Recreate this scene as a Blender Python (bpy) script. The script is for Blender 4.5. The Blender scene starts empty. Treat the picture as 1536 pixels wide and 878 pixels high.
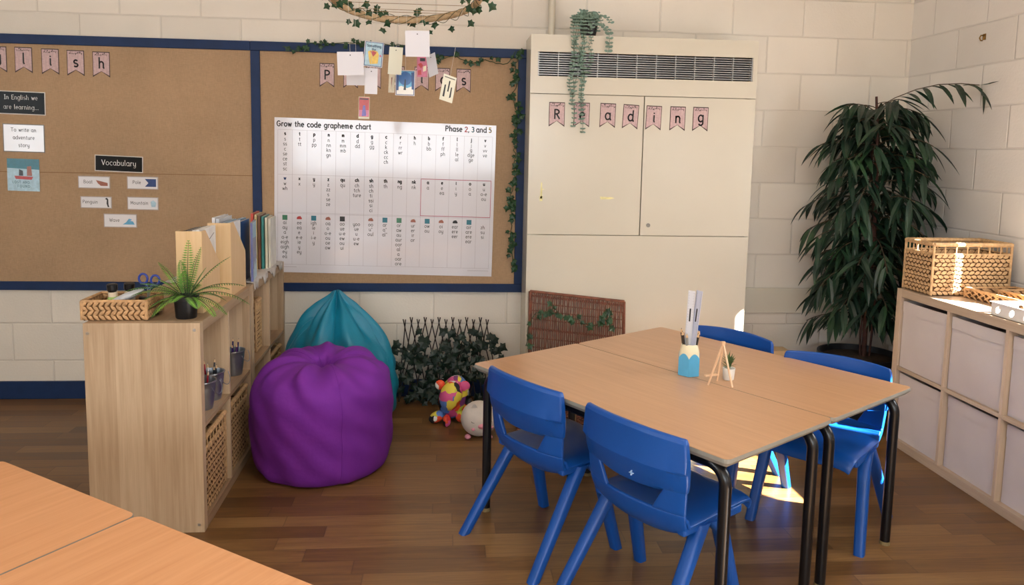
import bpy, math, random
from mathutils import Vector, Matrix
PI = math.pi
S = bpy.context.scene
C = S.collection

# ---------------------------------------------------------------- camera
F = Vector((0.08069975, 0.99095156, -0.10724995))
R = Vector((0.99668441, -0.07910635, 0.01903606))
U = Vector((-0.01037967, 0.10843056, 0.99404984))
cam_data = bpy.data.cameras.new('camera')
cam = bpy.data.objects.new('camera', cam_data)
C.objects.link(cam)
cam.matrix_world = Matrix(((R.x, U.x, -F.x, 0), (R.y, U.y, -F.y, 0), (R.z, U.z, -F.z, 1.3762), (0, 0, 0, 1)))
cam_data.sensor_width = 36
cam_data.lens = 1134.65 / 1536 * 36
cam_data.shift_x = 4.84 / 1536
cam_data.shift_y = -84.03 / 1536
cam_data.clip_start = 0.05
S.camera = cam
# ---------------------------------------------------------------- light
S.view_settings.view_transform = 'Standard'
S.view_settings.look = 'None'
S.view_settings.exposure = 0.0
S.view_settings.gamma = 1
S.view_settings.use_curve_mapping = False
w = bpy.data.worlds.new('world'); S.world = w; w.use_nodes = True
bg = w.node_tree.nodes['Background']
bg.inputs[0].default_value = (0.75, 0.87, 1.0, 1); bg.inputs[1].default_value = 1.5

def sun_lamp(name, d, energy, col, angle=0.6):
    l = bpy.data.lights.new(name, 'SUN'); l.energy = energy; l.color = col; l.angle = math.radians(angle)
    o = bpy.data.objects.new(name, l); C.objects.link(o)
    o.rotation_euler = Vector(d).to_track_quat('-Z', 'Y').to_euler(); o.location = (6, -2, 5)
def area(name, loc, d, sx, sy, energy, col=(1, 1, 1)):
    l = bpy.data.lights.new(name, 'AREA'); l.shape = 'RECTANGLE'; l.size = sx; l.size_y = sy; l.energy = energy; l.color = col
    o = bpy.data.objects.new(name, l); C.objects.link(o)
    o.rotation_euler = Vector(d).to_track_quat('-Z', 'Z').to_euler(); o.location = loc
sun_lamp('sun', (-0.707, 0.707, -0.75), 105, (1.0, 0.965, 0.92))
area('daylight_right_window', (2.85, 2.2, 1.32), (-1, 0, -0.1), 1.4, 0.6, 34, (0.97, 0.98, 1.0))
area('daylight_right_rear_window', (2.85, -1.3, 1.75), (-1, 0.12, -0.1), 2.2, 1.3, 34, (0.90, 0.96, 1.0))
area('fill_rear_window', (-0.4, -3.65, 1.75), (0, 1, -0.05), 4.0, 1.3, 112, (0.92, 0.97, 1.0))  # ambient fill added behind the camera, set in an unseen window
area('fill_left_window', (-4.36, 0.2, 1.7), (1, 0.1, -0.05), 3.0, 1.3, 95, (0.92, 0.97, 1.0))  # fill added to brighten the right wall, set in an added window
area('ceiling_fill', (0.6, 1.2, 2.86), (0, 0, -1), 1.2, 0.6, 26, (1.0, 0.96, 0.9))  # unseen fill added under the ceiling to brighten the room

# ---------------------------------------------------------------- helpers
def tag(o, label=None, cat=None, group=None, kind=None):
    if label: o['label'] = label
    if cat: o['category'] = cat
    if group: o['group'] = group
    if kind: o['kind'] = kind
    return o
def thing(name, label, cat, loc=(0, 0, 0), rz=0, group=None):
    o = bpy.data.objects.new(name, None); C.objects.link(o); o.empty_display_size = 0.05
    o.location = loc; o.rotation_euler = (0, 0, rz)
    return tag(o, label, cat, group)

class MB:
    def __init__(s): s.v = []; s.f = []; s.m = []
    def add(s, vs, fs, mi=0):
        n = len(s.v); s.v += [tuple(v) for v in vs]; s.f += [tuple(i + n for i in f) for f in fs]; s.m += [mi] * len(fs)
        return s
    def box(s, c, d, rz=0, mi=0, rot=None):
        x, y, z = d[0] / 2, d[1] / 2, d[2] / 2
        M = rot if rot else Matrix.Rotation(rz, 3, 'Z')
        c = Vector(c)
        vs = [c + M @ Vector((a * x, b * y, e * z)) for e in (-1, 1) for b in (-1, 1) for a in (-1, 1)]
        return s.add(vs, [(0, 2, 3, 1), (4, 5, 7, 6), (0, 1, 5, 4), (2, 6, 7, 3), (0, 4, 6, 2), (1, 3, 7, 5)], mi)
    def bx(s, x0, x1, y0, y1, z0, z1, mi=0):
        return s.box(((x0 + x1) / 2, (y0 + y1) / 2, (z0 + z1) / 2), (x1 - x0, y1 - y0, z1 - z0), mi=mi)
    def tube(s, pts, r, n=8, cap=True, mi=0, sx=1.0):
        pts = [Vector(p) for p in pts]; k = len(pts)
        rr = r if isinstance(r, (list, tuple)) else [r] * k
        vs = []; ref = None
        for i, p in enumerate(pts):
            t = (pts[min(i + 1, k - 1)] - pts[max(i - 1, 0)])
            t = t.normalized() if t.length > 1e-9 else Vector((0, 0, 1))
            if ref is None:
                ref = Vector((0, 0, 1)) if abs(t.z) < 0.9 else Vector((1, 0, 0))
            a = t.cross(ref)
            if a.length < 1e-6: a = t.cross(Vector((0, 1, 0)))
            a.normalize(); b = t.cross(a).normalized(); ref = -b if False else a.cross(t)
            for j in range(n):
                an = 2 * PI * j / n
                vs.append(p + rr[i] * (math.cos(an) * a * sx + math.sin(an) * b))
        fs = [(i * n + j, i * n + (j + 1) % n, (i + 1) * n + (j + 1) % n, (i + 1) * n + j) for i in range(k - 1) for j in range(n)]
        if cap: fs += [tuple(range(n))[::-1], tuple((k - 1) * n + j for j in range(n))]
        return s.add(vs, fs, mi)
    def lathe(s, prof, n=24, c=(0, 0, 0), mi=0, ph=0):
        vs = [(c[0] + r * math.cos(2 * PI * j / n + ph), c[1] + r * math.sin(2 * PI * j / n + ph), c[2] + z) for r, z in prof for j in range(n)]
        k = len(prof)
        fs = [(i * n + j, i * n + (j + 1) % n, (i + 1) * n + (j + 1) % n, (i + 1) * n + j) for i in range(k - 1) for j in range(n)]
        if prof[0][0] > 1e-5: fs.append(tuple(range(n))[::-1])
        if prof[-1][0] > 1e-5: fs.append(tuple((k - 1) * n + j for j in range(n)))
        return s.add(vs, fs, mi)
    def prism(s, poly, O, ax, ay, t, mi=0):
        # polygon in plane (O; ax, ay), extruded by vector t
        O = Vector(O); ax = Vector(ax); ay = Vector(ay); t = Vector(t); n = len(poly)
        a = [O + ax * p[0] + ay * p[1] for p in poly]
        vs = a + [p + t for p in a]
        fs = [tuple(range(n)), tuple(range(n, 2 * n))[::-1]] + [(i, (i + 1) % n, n + (i + 1) % n, n + i) for i in range(n)]
        return s.add(vs, fs, mi)
    def blob(s, c, r, n=16, m=10, mi=0, rot=None):
        r = r if isinstance(r, (tuple, list)) else (r, r, r); c = Vector(c); M = rot or Matrix.Identity(3)
        vs = []
        for i in range(m + 1):
            th = PI * i / m
            for j in range(n):
                ph = 2 * PI * j / n
                vs.append(c + M @ Vector((r[0] * math.sin(th) * math.cos(ph), r[1] * math.sin(th) * math.sin(ph), r[2] * math.cos(th))))
        return s.add(vs, [(i * n + j, (i + 1) * n + j, (i + 1) * n + (j + 1) % n, i * n + (j + 1) % n) for i in range(m) for j in range(n)], mi)

def obj(name, mb, mats, parent=None, bev=0, smooth=False, seg=2, weld=False):
    me = bpy.data.meshes.new(name)
    me.from_pydata([tuple(v) for v in mb.v], [], mb.f)
    if not isinstance(mats, (list, tuple)): mats = [mats]
    for m in mats: me.materials.append(m)
    if len(mats) > 1: me.polygons.foreach_set('material_index', mb.m)
    me.validate(); me.update()
    import bmesh
    bm = bmesh.new(); bm.from_mesh(me)
    if weld: bmesh.ops.remove_doubles(bm, verts=bm.verts, dist=1e-5)
    bmesh.ops.recalc_face_normals(bm, faces=bm.faces)
    bm.to_mesh(me); bm.free()
    if smooth:
        me.polygons.foreach_set('use_smooth', [True] * len(me.polygons)); me.set_sharp_from_angle(angle=math.radians(48))
    o = bpy.data.objects.new(name, me); C.objects.link(o)
    if parent: o.parent = parent
    if bev:
        b = o.modifiers.new('bevel', 'BEVEL'); b.width = bev; b.segments = seg; b.limit_method = 'ANGLE'; b.angle_limit = math.radians(40)
        if hasattr(me, 'shade_smooth') and not smooth:
            pass
    return o
def copy_tree(o, parent=None):
    c = o.copy(); C.objects.link(c); c.parent = parent
    for ch in list(o.children): copy_tree(ch, c)
    return c
def struct(name, mb, m, **k): return tag(obj(name, mb, m, **k), kind='structure')
def lin(h):
    h = h.lstrip('#'); v = [int(h[i:i + 2], 16) / 255 for i in (0, 2, 4)]
    return tuple((x / 12.92 if x <= 0.04045 else ((x + 0.055) / 1.055) ** 2.4) for x in v) + (1,)

# ---------------------------------------------------------------- materials
class NT:
    def __init__(s, name):
        s.m = bpy.data.materials.new(name); s.m.use_nodes = True; s.t = s.m.node_tree; s.n = s.t.nodes
        s.b = s.n['Principled BSDF']
    def __call__(s, typ, props=None, **ins):
        n = s.n.new(typ)
        for k, v in (props or {}).items(): setattr(n, k, v)
        for k, v in ins.items():
            key = int(k[1:]) if k[0] == 'i' and k[1:].isdigit() else k.replace('_', ' ')
            s.put(n.inputs[key], v)
        return n
    def put(s, sock, v):
        if hasattr(v, 'is_linked') or hasattr(v, 'links'): s.t.links.new(v, sock)
        else: sock.default_value = v
    def math(s, op, a, b=0.0, c=0.0):
        n = s('ShaderNodeMath', {'operation': op}); s.put(n.inputs[0], a); s.put(n.inputs[1], b); s.put(n.inputs[2], c); return n.outputs[0]
    def ramp(s, fac, stops, interp='LINEAR'):
        n = s('ShaderNodeValToRGB'); s.put(n.inputs[0], fac); cr = n.color_ramp; cr.interpolation = interp
        while len(cr.elements) < len(stops): cr.elements.new(0.5)
        for e, (p, c) in zip(cr.elements, stops): e.position = p; e.color = c if len(c) == 4 else tuple(c) + (1,)
        return n.outputs[0]
    def mix(s, fac, a, b, bl='MIX'):
        n = s('ShaderNodeMix', {'data_type': 'RGBA', 'blend_type': bl}); s.put(n.inputs[0], fac); s.put(n.inputs[6], a); s.put(n.inputs[7], b); return n.outputs[2]
    def coord(s, scale=(1, 1, 1), rot=(0, 0, 0), loc=(0, 0, 0), kind='Object'):
        t = s('ShaderNodeTexCoord'); m = s('ShaderNodeMapping'); s.t.links.new(t.outputs[kind], m.inputs[0])
        m.inputs['Scale'].default_value = scale; m.inputs['Rotation'].default_value = rot; m.inputs['Location'].default_value = loc
        return m.outputs[0]
    def noise(s, vec, scale, detail=3, rough=0.5, dist=0.0):
        n = s('ShaderNodeTexNoise'); s.put(n.inputs['Vector'], vec); n.inputs['Scale'].default_value = scale
        n.inputs['Detail'].default_value = detail; n.inputs['Roughness'].default_value = rough; n.inputs['Distortion'].default_value = dist
        return n.outputs[0]
    def bump(s, h, strength=0.3, dist=0.01):
        n = s('ShaderNodeBump'); s.put(n.inputs['Height'], h); n.inputs['Strength'].default_value = strength; n.inputs['Distance'].default_value = dist
        s.t.links.new(n.outputs[0], s.b.inputs['Normal'])
    def fin(s, col=None, rough=0.5, metal=0.0, spec=0.5, coat=0.0):
        if col is not None: s.put(s.b.inputs['Base Color'], col)
        s.put(s.b.inputs['Roughness'], rough); s.b.inputs['Metallic'].default_value = metal
        s.b.inputs['Specular IOR Level'].default_value = spec
        if coat: s.b.inputs['Coat Weight'].default_value = coat; s.b.inputs['Coat Roughness'].default_value = 0.08
        return s.m
def dark(c, k): return tuple(x * k for x in c[:3]) + (1,)
_pc = {}
def P(name, hexc, rough=0.5, var=0.10, sc=18.0, bump=0.0, bsc=120, metal=0.0, spec=0.5, coat=0.0):
    if name in _pc: return _pc[name]
    t = NT(name); c = lin(hexc) if isinstance(hexc, str) else hexc; v = t.coord()
    n = t.noise(v, sc, 3)
    col = t.ramp(n, [(0.3, dark(c, 1 - var)), (0.7, dark(c, 1 + var * 0.6))])
    if bump: t.bump(t.noise(v, bsc, 2), bump, 0.004)
    _pc[name] = t.fin(col, rough, metal, spec, coat); return _pc[name]
def wood(name, c1, c2, axis='Y', rough=0.45, grain=1.0, bands=0.0, coat=0.0, spec=0.5):
    t = NT(name); a, b = lin(c1), lin(c2)
    sc = {'X': (1.2, 22, 22), 'Y': (22, 1.2, 22), 'Z': (22, 22, 1.2)}[axis]
    v = t.coord(scale=sc)
    n = t.noise(v, 2.2, 5, 0.62, 0.35)
    sc2 = {'X': (3, 150, 150), 'Y': (150, 3, 150), 'Z': (150, 150, 3)}[axis]
    n2 = t.noise(t.coord(scale=sc2), 1.3, 3, 0.6)
    f = t.math('ADD', t.math('MULTIPLY', n, 0.7), t.math('MULTIPLY', n2, 0.3))
    if bands:
        sc3 = {'Z': (1 / bands, 1 / bands, 0.0)}.get(axis, (0, 1 / bands, 0))
        fl = t('ShaderNodeVectorMath', {'operation': 'FLOOR'}, i0=t.coord(scale=sc3, loc=(0.37, 0.2, 0)))
        wn = t('ShaderNodeTexWhiteNoise', {'noise_dimensions': '3D'}, Vector=fl.outputs[0])
        f = t.math('ADD', f, t.math('MULTIPLY', t.math('SUBTRACT', wn.outputs[0], 0.5), 0.34))
    col = t.ramp(f, [(0.5 - 0.2 / grain, b), (0.5 + 0.2 / grain, a)])
    return t.fin(col, rough, coat=coat, spec=spec)
def wicker(name, c1, c2, sx=0.018, sz=0.014, rough=0.6):
    # plaited strands: small bulging cells, offset every second row
    t = NT(name); a, b = lin(c1), lin(c2)
    tc = t('ShaderNodeTexCoord'); sp = t('ShaderNodeSeparateXYZ', i0=tc.outputs['Object'])
    hxy = t.math('ADD', sp.outputs[0], sp.outputs[1])
    row = t.math('FLOOR', t.math('DIVIDE', sp.outputs[2], sz))
    off = t.math('MULTIPLY', t.math('MODULO', t.math('ABSOLUTE', row), 2.0), 0.5)
    u = t.math('FRACT', t.math('ADD', t.math('DIVIDE', hxy, sx), off))
    v = t.math('FRACT', t.math('DIVIDE', sp.outputs[2], sz))
    hu = t.math('SINE', t.math('MULTIPLY', u, PI)); hv = t.math('SINE', t.math('MULTIPLY', v, PI))
    h = t.math('MULTIPLY', t.math('POWER', hu, 0.6), t.math('POWER', hv, 0.6))
    n = t.noise(t.coord(), 60, 3)
    col = t.mix(t.ramp(n, [(0.35, (0, 0, 0)), (0.7, (1, 1, 1))]), dark(a, 0.75), a)
    col = t.mix(t.ramp(h, [(0.25, (1, 1, 1)), (0.6, (0, 0, 0))]), col, b)
    t.bump(h, 0.9, 0.006)
    return t.fin(col, rough)

def blocks(name, c1, axis, xoff, w_=0.413, h_=0.2065, zoff=0.005):
    t = NT(name); a = lin(c1)
    tc = t('ShaderNodeTexCoord'); sp = t('ShaderNodeSeparateXYZ', i0=tc.outputs['Object'])
    hx = t.math('SUBTRACT', sp.outputs[0 if axis == 'X' else 1], xoff)
    hz = t.math('SUBTRACT', sp.outputs[2], zoff)
    row = t.math('FLOOR', t.math('DIVIDE', hz, h_))
    off = t.math('MULTIPLY', t.math('MODULO', t.math('ADD', row, 20.0), 2.0), 0.5)
    uu = t.math('ADD', t.math('DIVIDE', hx, w_), off)
    u = t.math('FRACT', t.math('ADD', uu, 50.0)); v = t.math('FRACT', t.math('ADD', t.math('DIVIDE', hz, h_), 20.0))
    du = t.math('MULTIPLY', t.math('MINIMUM', u, t.math('SUBTRACT', 1.0, u)), w_)
    dv = t.math('MULTIPLY', t.math('MINIMUM', v, t.math('SUBTRACT', 1.0, v)), h_)
    d = t.math('MINIMUM', du, dv)
    joint = t.ramp(t.math('DIVIDE', d, 0.01), [(0.12, (0, 0, 0)), (0.62, (1, 1, 1))])
    wn = t('ShaderNodeTexWhiteNoise', {'noise_dimensions': '2D'})
    cv = t('ShaderNodeCombineXYZ', i0=t.math('FLOOR', uu), i1=row); t.put(wn.inputs[0], cv.outputs[0])
    n1 = t.noise(t.coord(), 3.0, 4); n2 = t.noise(t.coord(), 90, 4, 0.65)
    f = t.math('ADD', t.math('MULTIPLY', n1, 0.6), t.math('MULTIPLY', wn.outputs[0], 0.4))
    col = t.ramp(f, [(0.2, dark(a, 0.90)), (0.8, dark(a, 1.05))])
    col = t.mix(joint, dark(a, 0.90), col)
    hgt = t.math('ADD', t.math('MULTIPLY', joint, 1.0), t.math('MULTIPLY', n2, 0.35))
    t.bump(hgt, 0.5, 0.006)
    return t.fin(col, 0.55, spec=0.35)

def floor_mat():
    t = NT('laminate_floor'); tc = t('ShaderNodeTexCoord'); sp = t('ShaderNodeSeparateXYZ', i0=tc.outputs['Object'])
    x, y = sp.outputs[0], sp.outputs[1]
    row = t.math('FLOOR', t.math('DIVIDE', y, 0.082))
    w1 = t('ShaderNodeTexWhiteNoise', {'noise_dimensions': '1D'}); t.put(w1.inputs['W'], row)
    xs = t.math('ADD', t.math('DIVIDE', x, 0.62), t.math('MULTIPLY', w1.outputs[0], 7.3))
    col_ = t.math('FLOOR', xs)
    cv = t('ShaderNodeCombineXYZ', i0=row, i1=col_)
    w2 = t('ShaderNodeTexWhiteNoise', {'noise_dimensions': '2D'}); t.put(w2.inputs[0], cv.outputs[0])
    g = t('ShaderNodeVectorMath', {'operation': 'ADD'}, i0=t.coord(scale=(1.6, 26, 1)), i1=t('ShaderNodeVectorMath', {'operation': 'SCALE'}, i0=w2.outputs[1], Scale=9.0).outputs[0])
    n = t.noise(g.outputs[0], 1.6, 6, 0.72, 1.4)
    f = t.math('ADD', t.math('MULTIPLY', w2.outputs[0], 0.30), t.math('MULTIPLY', n, 0.75))
    col = t.ramp(f, [(0.2, lin('#47301a')), (0.42, lin('#664624')), (0.6, lin('#7d5a33')), (0.85, lin('#987448'))])
    fy = t.math('FRACT', t.math('DIVIDE', y, 0.082)); fx = t.math('FRACT', xs)
    ey = t.math('MULTIPLY', t.math('MINIMUM', fy, t.math('SUBTRACT', 1.0, fy)), 0.082)
    ex = t.math('MULTIPLY', t.math('MINIMUM', fx, t.math('SUBTRACT', 1.0, fx)), 0.52)
    e = t.ramp(t.math('DIVIDE', t.math('MINIMUM', ex, ey), 0.004), [(0.1, (0, 0, 0)), (0.6, (1, 1, 1))])
    col = t.mix(t.math('MULTIPLY', t.math('SUBTRACT', 1.0, e), 0.45), col, lin('#35241a'))
    t.bump(t.math('ADD', t.math('MULTIPLY', e, 0.4), n), 0.08, 0.003)
    r = t.ramp(n, [(0.3, (0.28, 0.28, 0.28)), (0.7, (0.42, 0.42, 0.42))])
    return t.fin(col, r, spec=0.5)
def weave(name, c, s=700.0, k=0.16, rough=0.9, folds=False):
    t = NT(name); a = lin(c); v = t.coord()
    nx = t.noise(t.coord(scale=(1, 1, 22)), s / 14, 3); nz = t.noise(t.coord(scale=(22, 22, 1)), s / 14, 3)
    f = t.math('MULTIPLY', t.math('ADD', nx, nz), 0.5)
    n = t.noise(v, 2.5, 4)
    f2 = t.math('ADD', t.math('MULTIPLY', f, 0.75), t.math('MULTIPLY', n, 0.25))
    col = t.ramp(f2, [(0.36, dark(a, 1 - k * 1.6)), (0.62, dark(a, 1 + k))])
    t.bump(f, 0.35, 0.002)
    return t.fin(col, rough, spec=0.2)

# ---------------------------------------------------------------- lettering (single-stroke school hand)
def arc(cx, cy, rx, ry, a0, a1, n=9):
    return [(cx + rx * math.cos(math.radians(a0 + (a1 - a0) * i / n)), cy + ry * math.sin(math.radians(a0 + (a1 - a0) * i / n))) for i in range(n + 1)]
o_ = arc(.45, .5, .4, .5, 60, 420, 18)
bowl = arc(.42, .5, .38, .5, 40, 320, 14)
G = {
 'a': (.95, [arc(.42, .5, .36, .5, 45, 315, 14), [(.78, 1), (.78, .2), (.84, 0), (.93, .02)]]),
 'b': (.9, [[(.12, 1.6), (.12, 0)], arc(.44, .5, .36, .5, 150, -150, 14)]),
 'c': (.8, [arc(.45, .5, .38, .5, 50, 310, 14)]),
 'd': (.95, [arc(.42, .5, .36, .5, 45, 315, 14), [(.78, 1.6), (.78, .2), (.84, 0), (.93, .02)]]),
 'e': (.85, [[(.1, .5), (.75, .55)] + arc(.43, .5, .34, .5, 10, 310, 14)]),
 'f': (.6, [[(.58, 1.5)] + arc(.42, 1.35, .17, .22, 60, 180, 5) + [(.25, 0)], [(.02, .95), (.5, .95)]]),
 'g': (.9, [arc(.42, .5, .36, .5, 45, 315, 14), [(.78, 1), (.78, -.2)] + arc(.45, -.2, .33, .35, 0, -150, 8)]),
 'h': (.9, [[(.12, 1.6), (.12, 0)], arc(.42, .62, .3, .36, 170, 0, 8) + [(.72, .1), (.8, 0)]]),
 'i': (.35, [[(.16, 1), (.16, .15), (.24, 0)], [(.15, 1.3), (.17, 1.38)]]),
 'j': (.4, [[(.25, 1), (.25, -.25)] + arc(.08, -.25, .17, .28, 0, -120, 6), [(.24, 1.3), (.26, 1.38)]]),
 'k': (.85, [[(.12, 1.6), (.12, 0)], [(.65, .98), (.14, .45)], [(.3, .58), (.74, 0)]]),
 'l': (.38, [[(.14, 1.6), (.14, .15), (.24, 0)]]),
 'm': (1.3, [[(.12, 1), (.12, 0)], arc(.34, .65, .22, .33, 170, 0, 7) + [(.56, 0)], arc(.8, .65, .23, .33, 170, 0, 7) + [(1.03, .1), (1.1, 0)]]),
 'n': (.9, [[(.12, 1), (.12, 0)], arc(.42, .62, .3, .36, 170, 0, 8) + [(.72, .1), (.8, 0)]]),
 'o': (.95, [o_]),
 'p': (.9, [[(.12, 1), (.12, -.6)], arc(.44, .5, .36, .5, 150, -150, 14)]),
 'q': (.95, [arc(.42, .5, .36, .5, 45, 315, 14), [(.78, 1), (.78, -.6), (.9, -.5)]]),
 'r': (.62, [[(.12, 1), (.12, 0)], arc(.38, .68, .26, .3, 170, 50, 6)]),
 's': (.72, [arc(.35, .75, .26, .25, 40, 230, 8) + arc(.35, .25, .28, .25, 50, -140, 8)]),
 't': (.6, [[(.25, 1.4), (.25, .2), (.33, 0), (.48, .05)], [(.02, .98), (.48, .98)]]),
 'u': (.9, [[(.12, 1)] + arc(.42, .35, .3, .35, 180, 350, 8), [(.74, 1), (.74, .1), (.84, 0)]]),
 'v': (.8, [[(.05, 1), (.38, 0), (.72, 1)]]),
 'w': (1.1, [[(.05, 1), (.3, 0), (.52, .9), (.76, 0), (1.02, 1)]]),
 'x': (.8, [[(.05, 1), (.7, 0)], [(.68, 1), (.05, 0)]]),
 'y': (.85, [[(.12, 1)] + arc(.42, .4, .3, .38, 180, 340, 8), [(.74, 1), (.74, -.2)] + arc(.45, -.22, .29, .33, 0, -140, 7)]),
 'z': (.75, [[(.06, .97), (.64, .97), (.06, .03), (.68, .03)]]),
 'A': (1.1, [[(.05, 0), (.52, 1.5), (1, 0)], [(.22, .5), (.83, .5)]]),
 'B': (1.05, [[(.12, 0), (.12, 1.5)] + arc(.45, 1.14, .35, .36, 90, -90, 8) + [(.12, .78)], [(.12, .78), (.5, .78)] + arc(.5, .39, .4, .39, 90, -90, 8) + [(.12, 0)]]),
 'C': (1.15, [arc(.6, .75, .52, .75, 50, 310, 14)]),
 'D': (1.15, [[(.12, 0), (.12, 1.5)] + arc(.3, .75, .72, .75, 90, -90, 12) + [(.12, 0)]]),
 'E': (.9, [[(.8, 1.5), (.12, 1.5), (.12, 0), (.82, 0)], [(.12, .78), (.7, .78)]]),
 'F': (.85, [[(.8, 1.5), (.12, 1.5), (.12, 0)], [(.12, .78), (.7, .78)]]),
 'G': (1.2, [arc(.6, .75, .5, .75, 50, 330, 14) + [(1.05, .65), (.65, .65)]]),
 'I': (.5, [[(.25, 0), (.25, 1.5)], [(.05, 1.5), (.45, 1.5)], [(.05, 0), (.45, 0)]]),
 'L': (.85, [[(.12, 1.5), (.12, 0), (.75, 0)]]),
 'M': (1.3, [[(.12, 0), (.16, 1.5), (.62, .4), (1.08, 1.5), (1.12, 0)]]),
 'N': (1.15, [[(.12, 0), (.12, 1.5), (.95, 0), (.95, 1.5)]]),
 'O': (1.2, [arc(.6, .75, .5, .75, 90, 450, 18)]),
 'P': (1.0, [[(.12, 0), (.12, 1.5)] + arc(.4, 1.12, .45, .38, 90, -90, 9) + [(.12, .74)]]),
 'R': (1.05, [[(.12, 0), (.12, 1.5)] + arc(.4, 1.14, .42, .36, 90, -90, 9) + [(.12, .78)], [(.42, .78), (.9, 0)]]),
 'S': (1.0, [arc(.5, 1.12, .36, .38, 40, 250, 9) + arc(.48, .38, .4, .38, 60, -150, 9)]),
 'T': (1.1, [[(.02, 1.5), (1.04, 1.5)], [(.53, 1.5), (.53, 0)]]),
 'U': (1.1, [[(.12, 1.5)] + arc(.52, .4, .4, .4, 180, 360, 9) + [(.92, 1.5)]]),
 'V': (1.05, [[(.03, 1.5), (.5, 0), (.98, 1.5)]]),
 'W': (1.5, [[(.03, 1.5), (.4, 0), (.74, 1.3), (1.08, 0), (1.44, 1.5)]]),
 '2': (.95, [arc(.45, 1.08, .36, .4, 165, -30, 9) + [(.08, 0), (.85, 0)]]),
 '3': (.95, [arc(.42, 1.13, .33, .36, 140, -80, 8) + arc(.42, .38, .38, .39, 80, -145, 9)]),
 '5': (.95, [[(.75, 1.5), (.2, 1.5), (.15, .9)] + arc(.42, .48, .38, .47, 100, -140, 10)]),
 '-': (.6, [[(.08, .5), (.5, .5)]]), ',': (.35, [[(.18, .1), (.1, -.25)]]), '.': (.35, [[(.14, 0), (.18, .08)]]),
 '*': (.5, [[(.1, 1.3), (.4, 1.3)], [(.25, 1.1), (.25, 1.5)]]), ' ': (.6, []), '+': (.9, [[(.1, .7), (.8, .7)], [(.45, .3), (.45, 1.1)]]),
}
def twidth(txt, h, gap=.16): return sum((G[c][0] + gap) * h for c in txt) - gap * h
def text(mb, txt, O, ax, ay, h, th, align='l', mi=0, gap=.16):
    """stroke lettering: O baseline point, ax/ay unit vectors in the face, h = x-height, th = pen width"""
    O = Vector(O); ax = Vector(ax); ay = Vector(ay); x = {'l': 0, 'c': -twidth(txt, h, gap) / 2, 'r': -twidth(txt, h, gap)}[align]
    for ch in txt:
        wd, st = G[ch]
        for s_ in st:
            pts = [Vector((x + p[0] * h, p[1] * h)) for p in s_]
            for p, q in zip(pts, pts[1:]):
                d = q - p
                if d.length < 1e-9: continue
                d = d.normalized() * th / 2; e = d * .55; nv = Vector((-d.y, d.x))
                mb.add([O + ax * v.x + ay * v.y for v in (p - e + nv, p - e - nv, q + e - nv, q + e + nv)], [(0, 1, 2, 3)], mi)
        x += (wd + gap) * h
    return mb
def ivy_leaf(mb, c, nrm, up, s, mi=0, wide=1.0):
    c = Vector(c); nrm = Vector(nrm).normalized(); up = Vector(up); up = (up - nrm * up.dot(nrm)); up = up.normalized() if up.length > 1e-4 else nrm.orthogonal().normalized()
    sx = up.cross(nrm)
    o = [(0, -.35), (.3, -.5), (.36, -.2), (.62, .0), (.34, .2), (.2, .3), (0, .72), (-.2, .3), (-.34, .2), (-.62, 0), (-.36, -.2), (-.3, -.5)]
    vs = [c + nrm * s * 0.10] + [c + sx * x * s * wide + up * y * s + nrm * (-abs(x) * .28 * s - max(0, y) * 0.12 * s) for x, y in o]
    mb.add(vs, [(0, 1 + i, 1 + (i + 1) % 12) for i in range(12)], mi)
def lance(mb, p, d, n, L, W, droop=0.25, mi=0, k=6):
    p = Vector(p); d = Vector(d).normalized(); n = Vector(n); n = n - d * n.dot(d)
    n = n.normalized() if n.length > 1e-4 else d.orthogonal().normalized()
    s = d.cross(n); vs = []; c = p.copy(); dd = d.copy()
    for i in range(k + 1):
        t = i / k; wv = W / 2 * (math.sin(PI * (t ** 0.75)) ** 0.8 if 0 < t < 1 else 0.04)
        vs += [c - s * wv + n * wv * .25, c + s * wv + n * wv * .25, c - n * wv * .15]
        c = c + dd * (L / k); dd = (dd + Vector((0, 0, -droop / k))).normalized()
    fs = []
    for i in range(k):
        a = 3 * i; fs += [(a, a + 2, a + 5, a + 3), (a + 2, a + 1, a + 4, a + 5)]
    mb.add(vs, fs, mi)

# ================================================================ ROOM
XR, YB, XL, YR, ZC = 2.63, 4.222, -4.2, -3.6, 2.95
rnd = random.Random(7)
m_wall_b = blocks('painted_block_back', '#dfd6c8', 'X', -1.9335 + 0.2065)
m_wall_r = blocks('painted_block_side', '#e0dbd4', 'Y', 3.818 + 0.2065)
m_plain = P('painted_plaster', '#cfc3a8', 0.7, 0.04, 3, 0.05)
m_ceil = P('ceiling_tile', '#dcd8cf', 0.8, 0.03, 4)
m_white = P('white_gloss_paint', '#e9e7e0', 0.35, 0.03, 6)
m_cream = P('cream_gloss_paint', '#d0c8b6', 0.22, 0.035, 2.2, 0.03, 8, spec=0.5)
m_navy = P('navy_gloss_paint', '#0f2a52', 0.5, 0.12, 14, 0.05, spec=.3)
struct('floor', MB().bx(XL - .2, XR + .2, YR - .2, YB + .2, -0.1, 0), floor_mat())
struct('ceiling', MB().bx(XL - .2, XR + .2, YR - .2, YB + .2, ZC, ZC + .1), m_ceil)
struct('wall_back', MB().bx(XL - .2, XR + .2, YB, YB + .2, 0, ZC), m_wall_b)
mb = MB(); mb.bx(XL - .2, XL, YR, -1.4, 0, ZC); mb.bx(XL - .2, XL, -1.4, 1.8, 0, 1.0); mb.bx(XL - .2, XL, -1.4, 1.8, 2.4, ZC); mb.bx(XL - .2, XL, 1.8, YB, 0, ZC)  # opening cut for the added left window
struct('wall_left', mb, m_plain)
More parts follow.
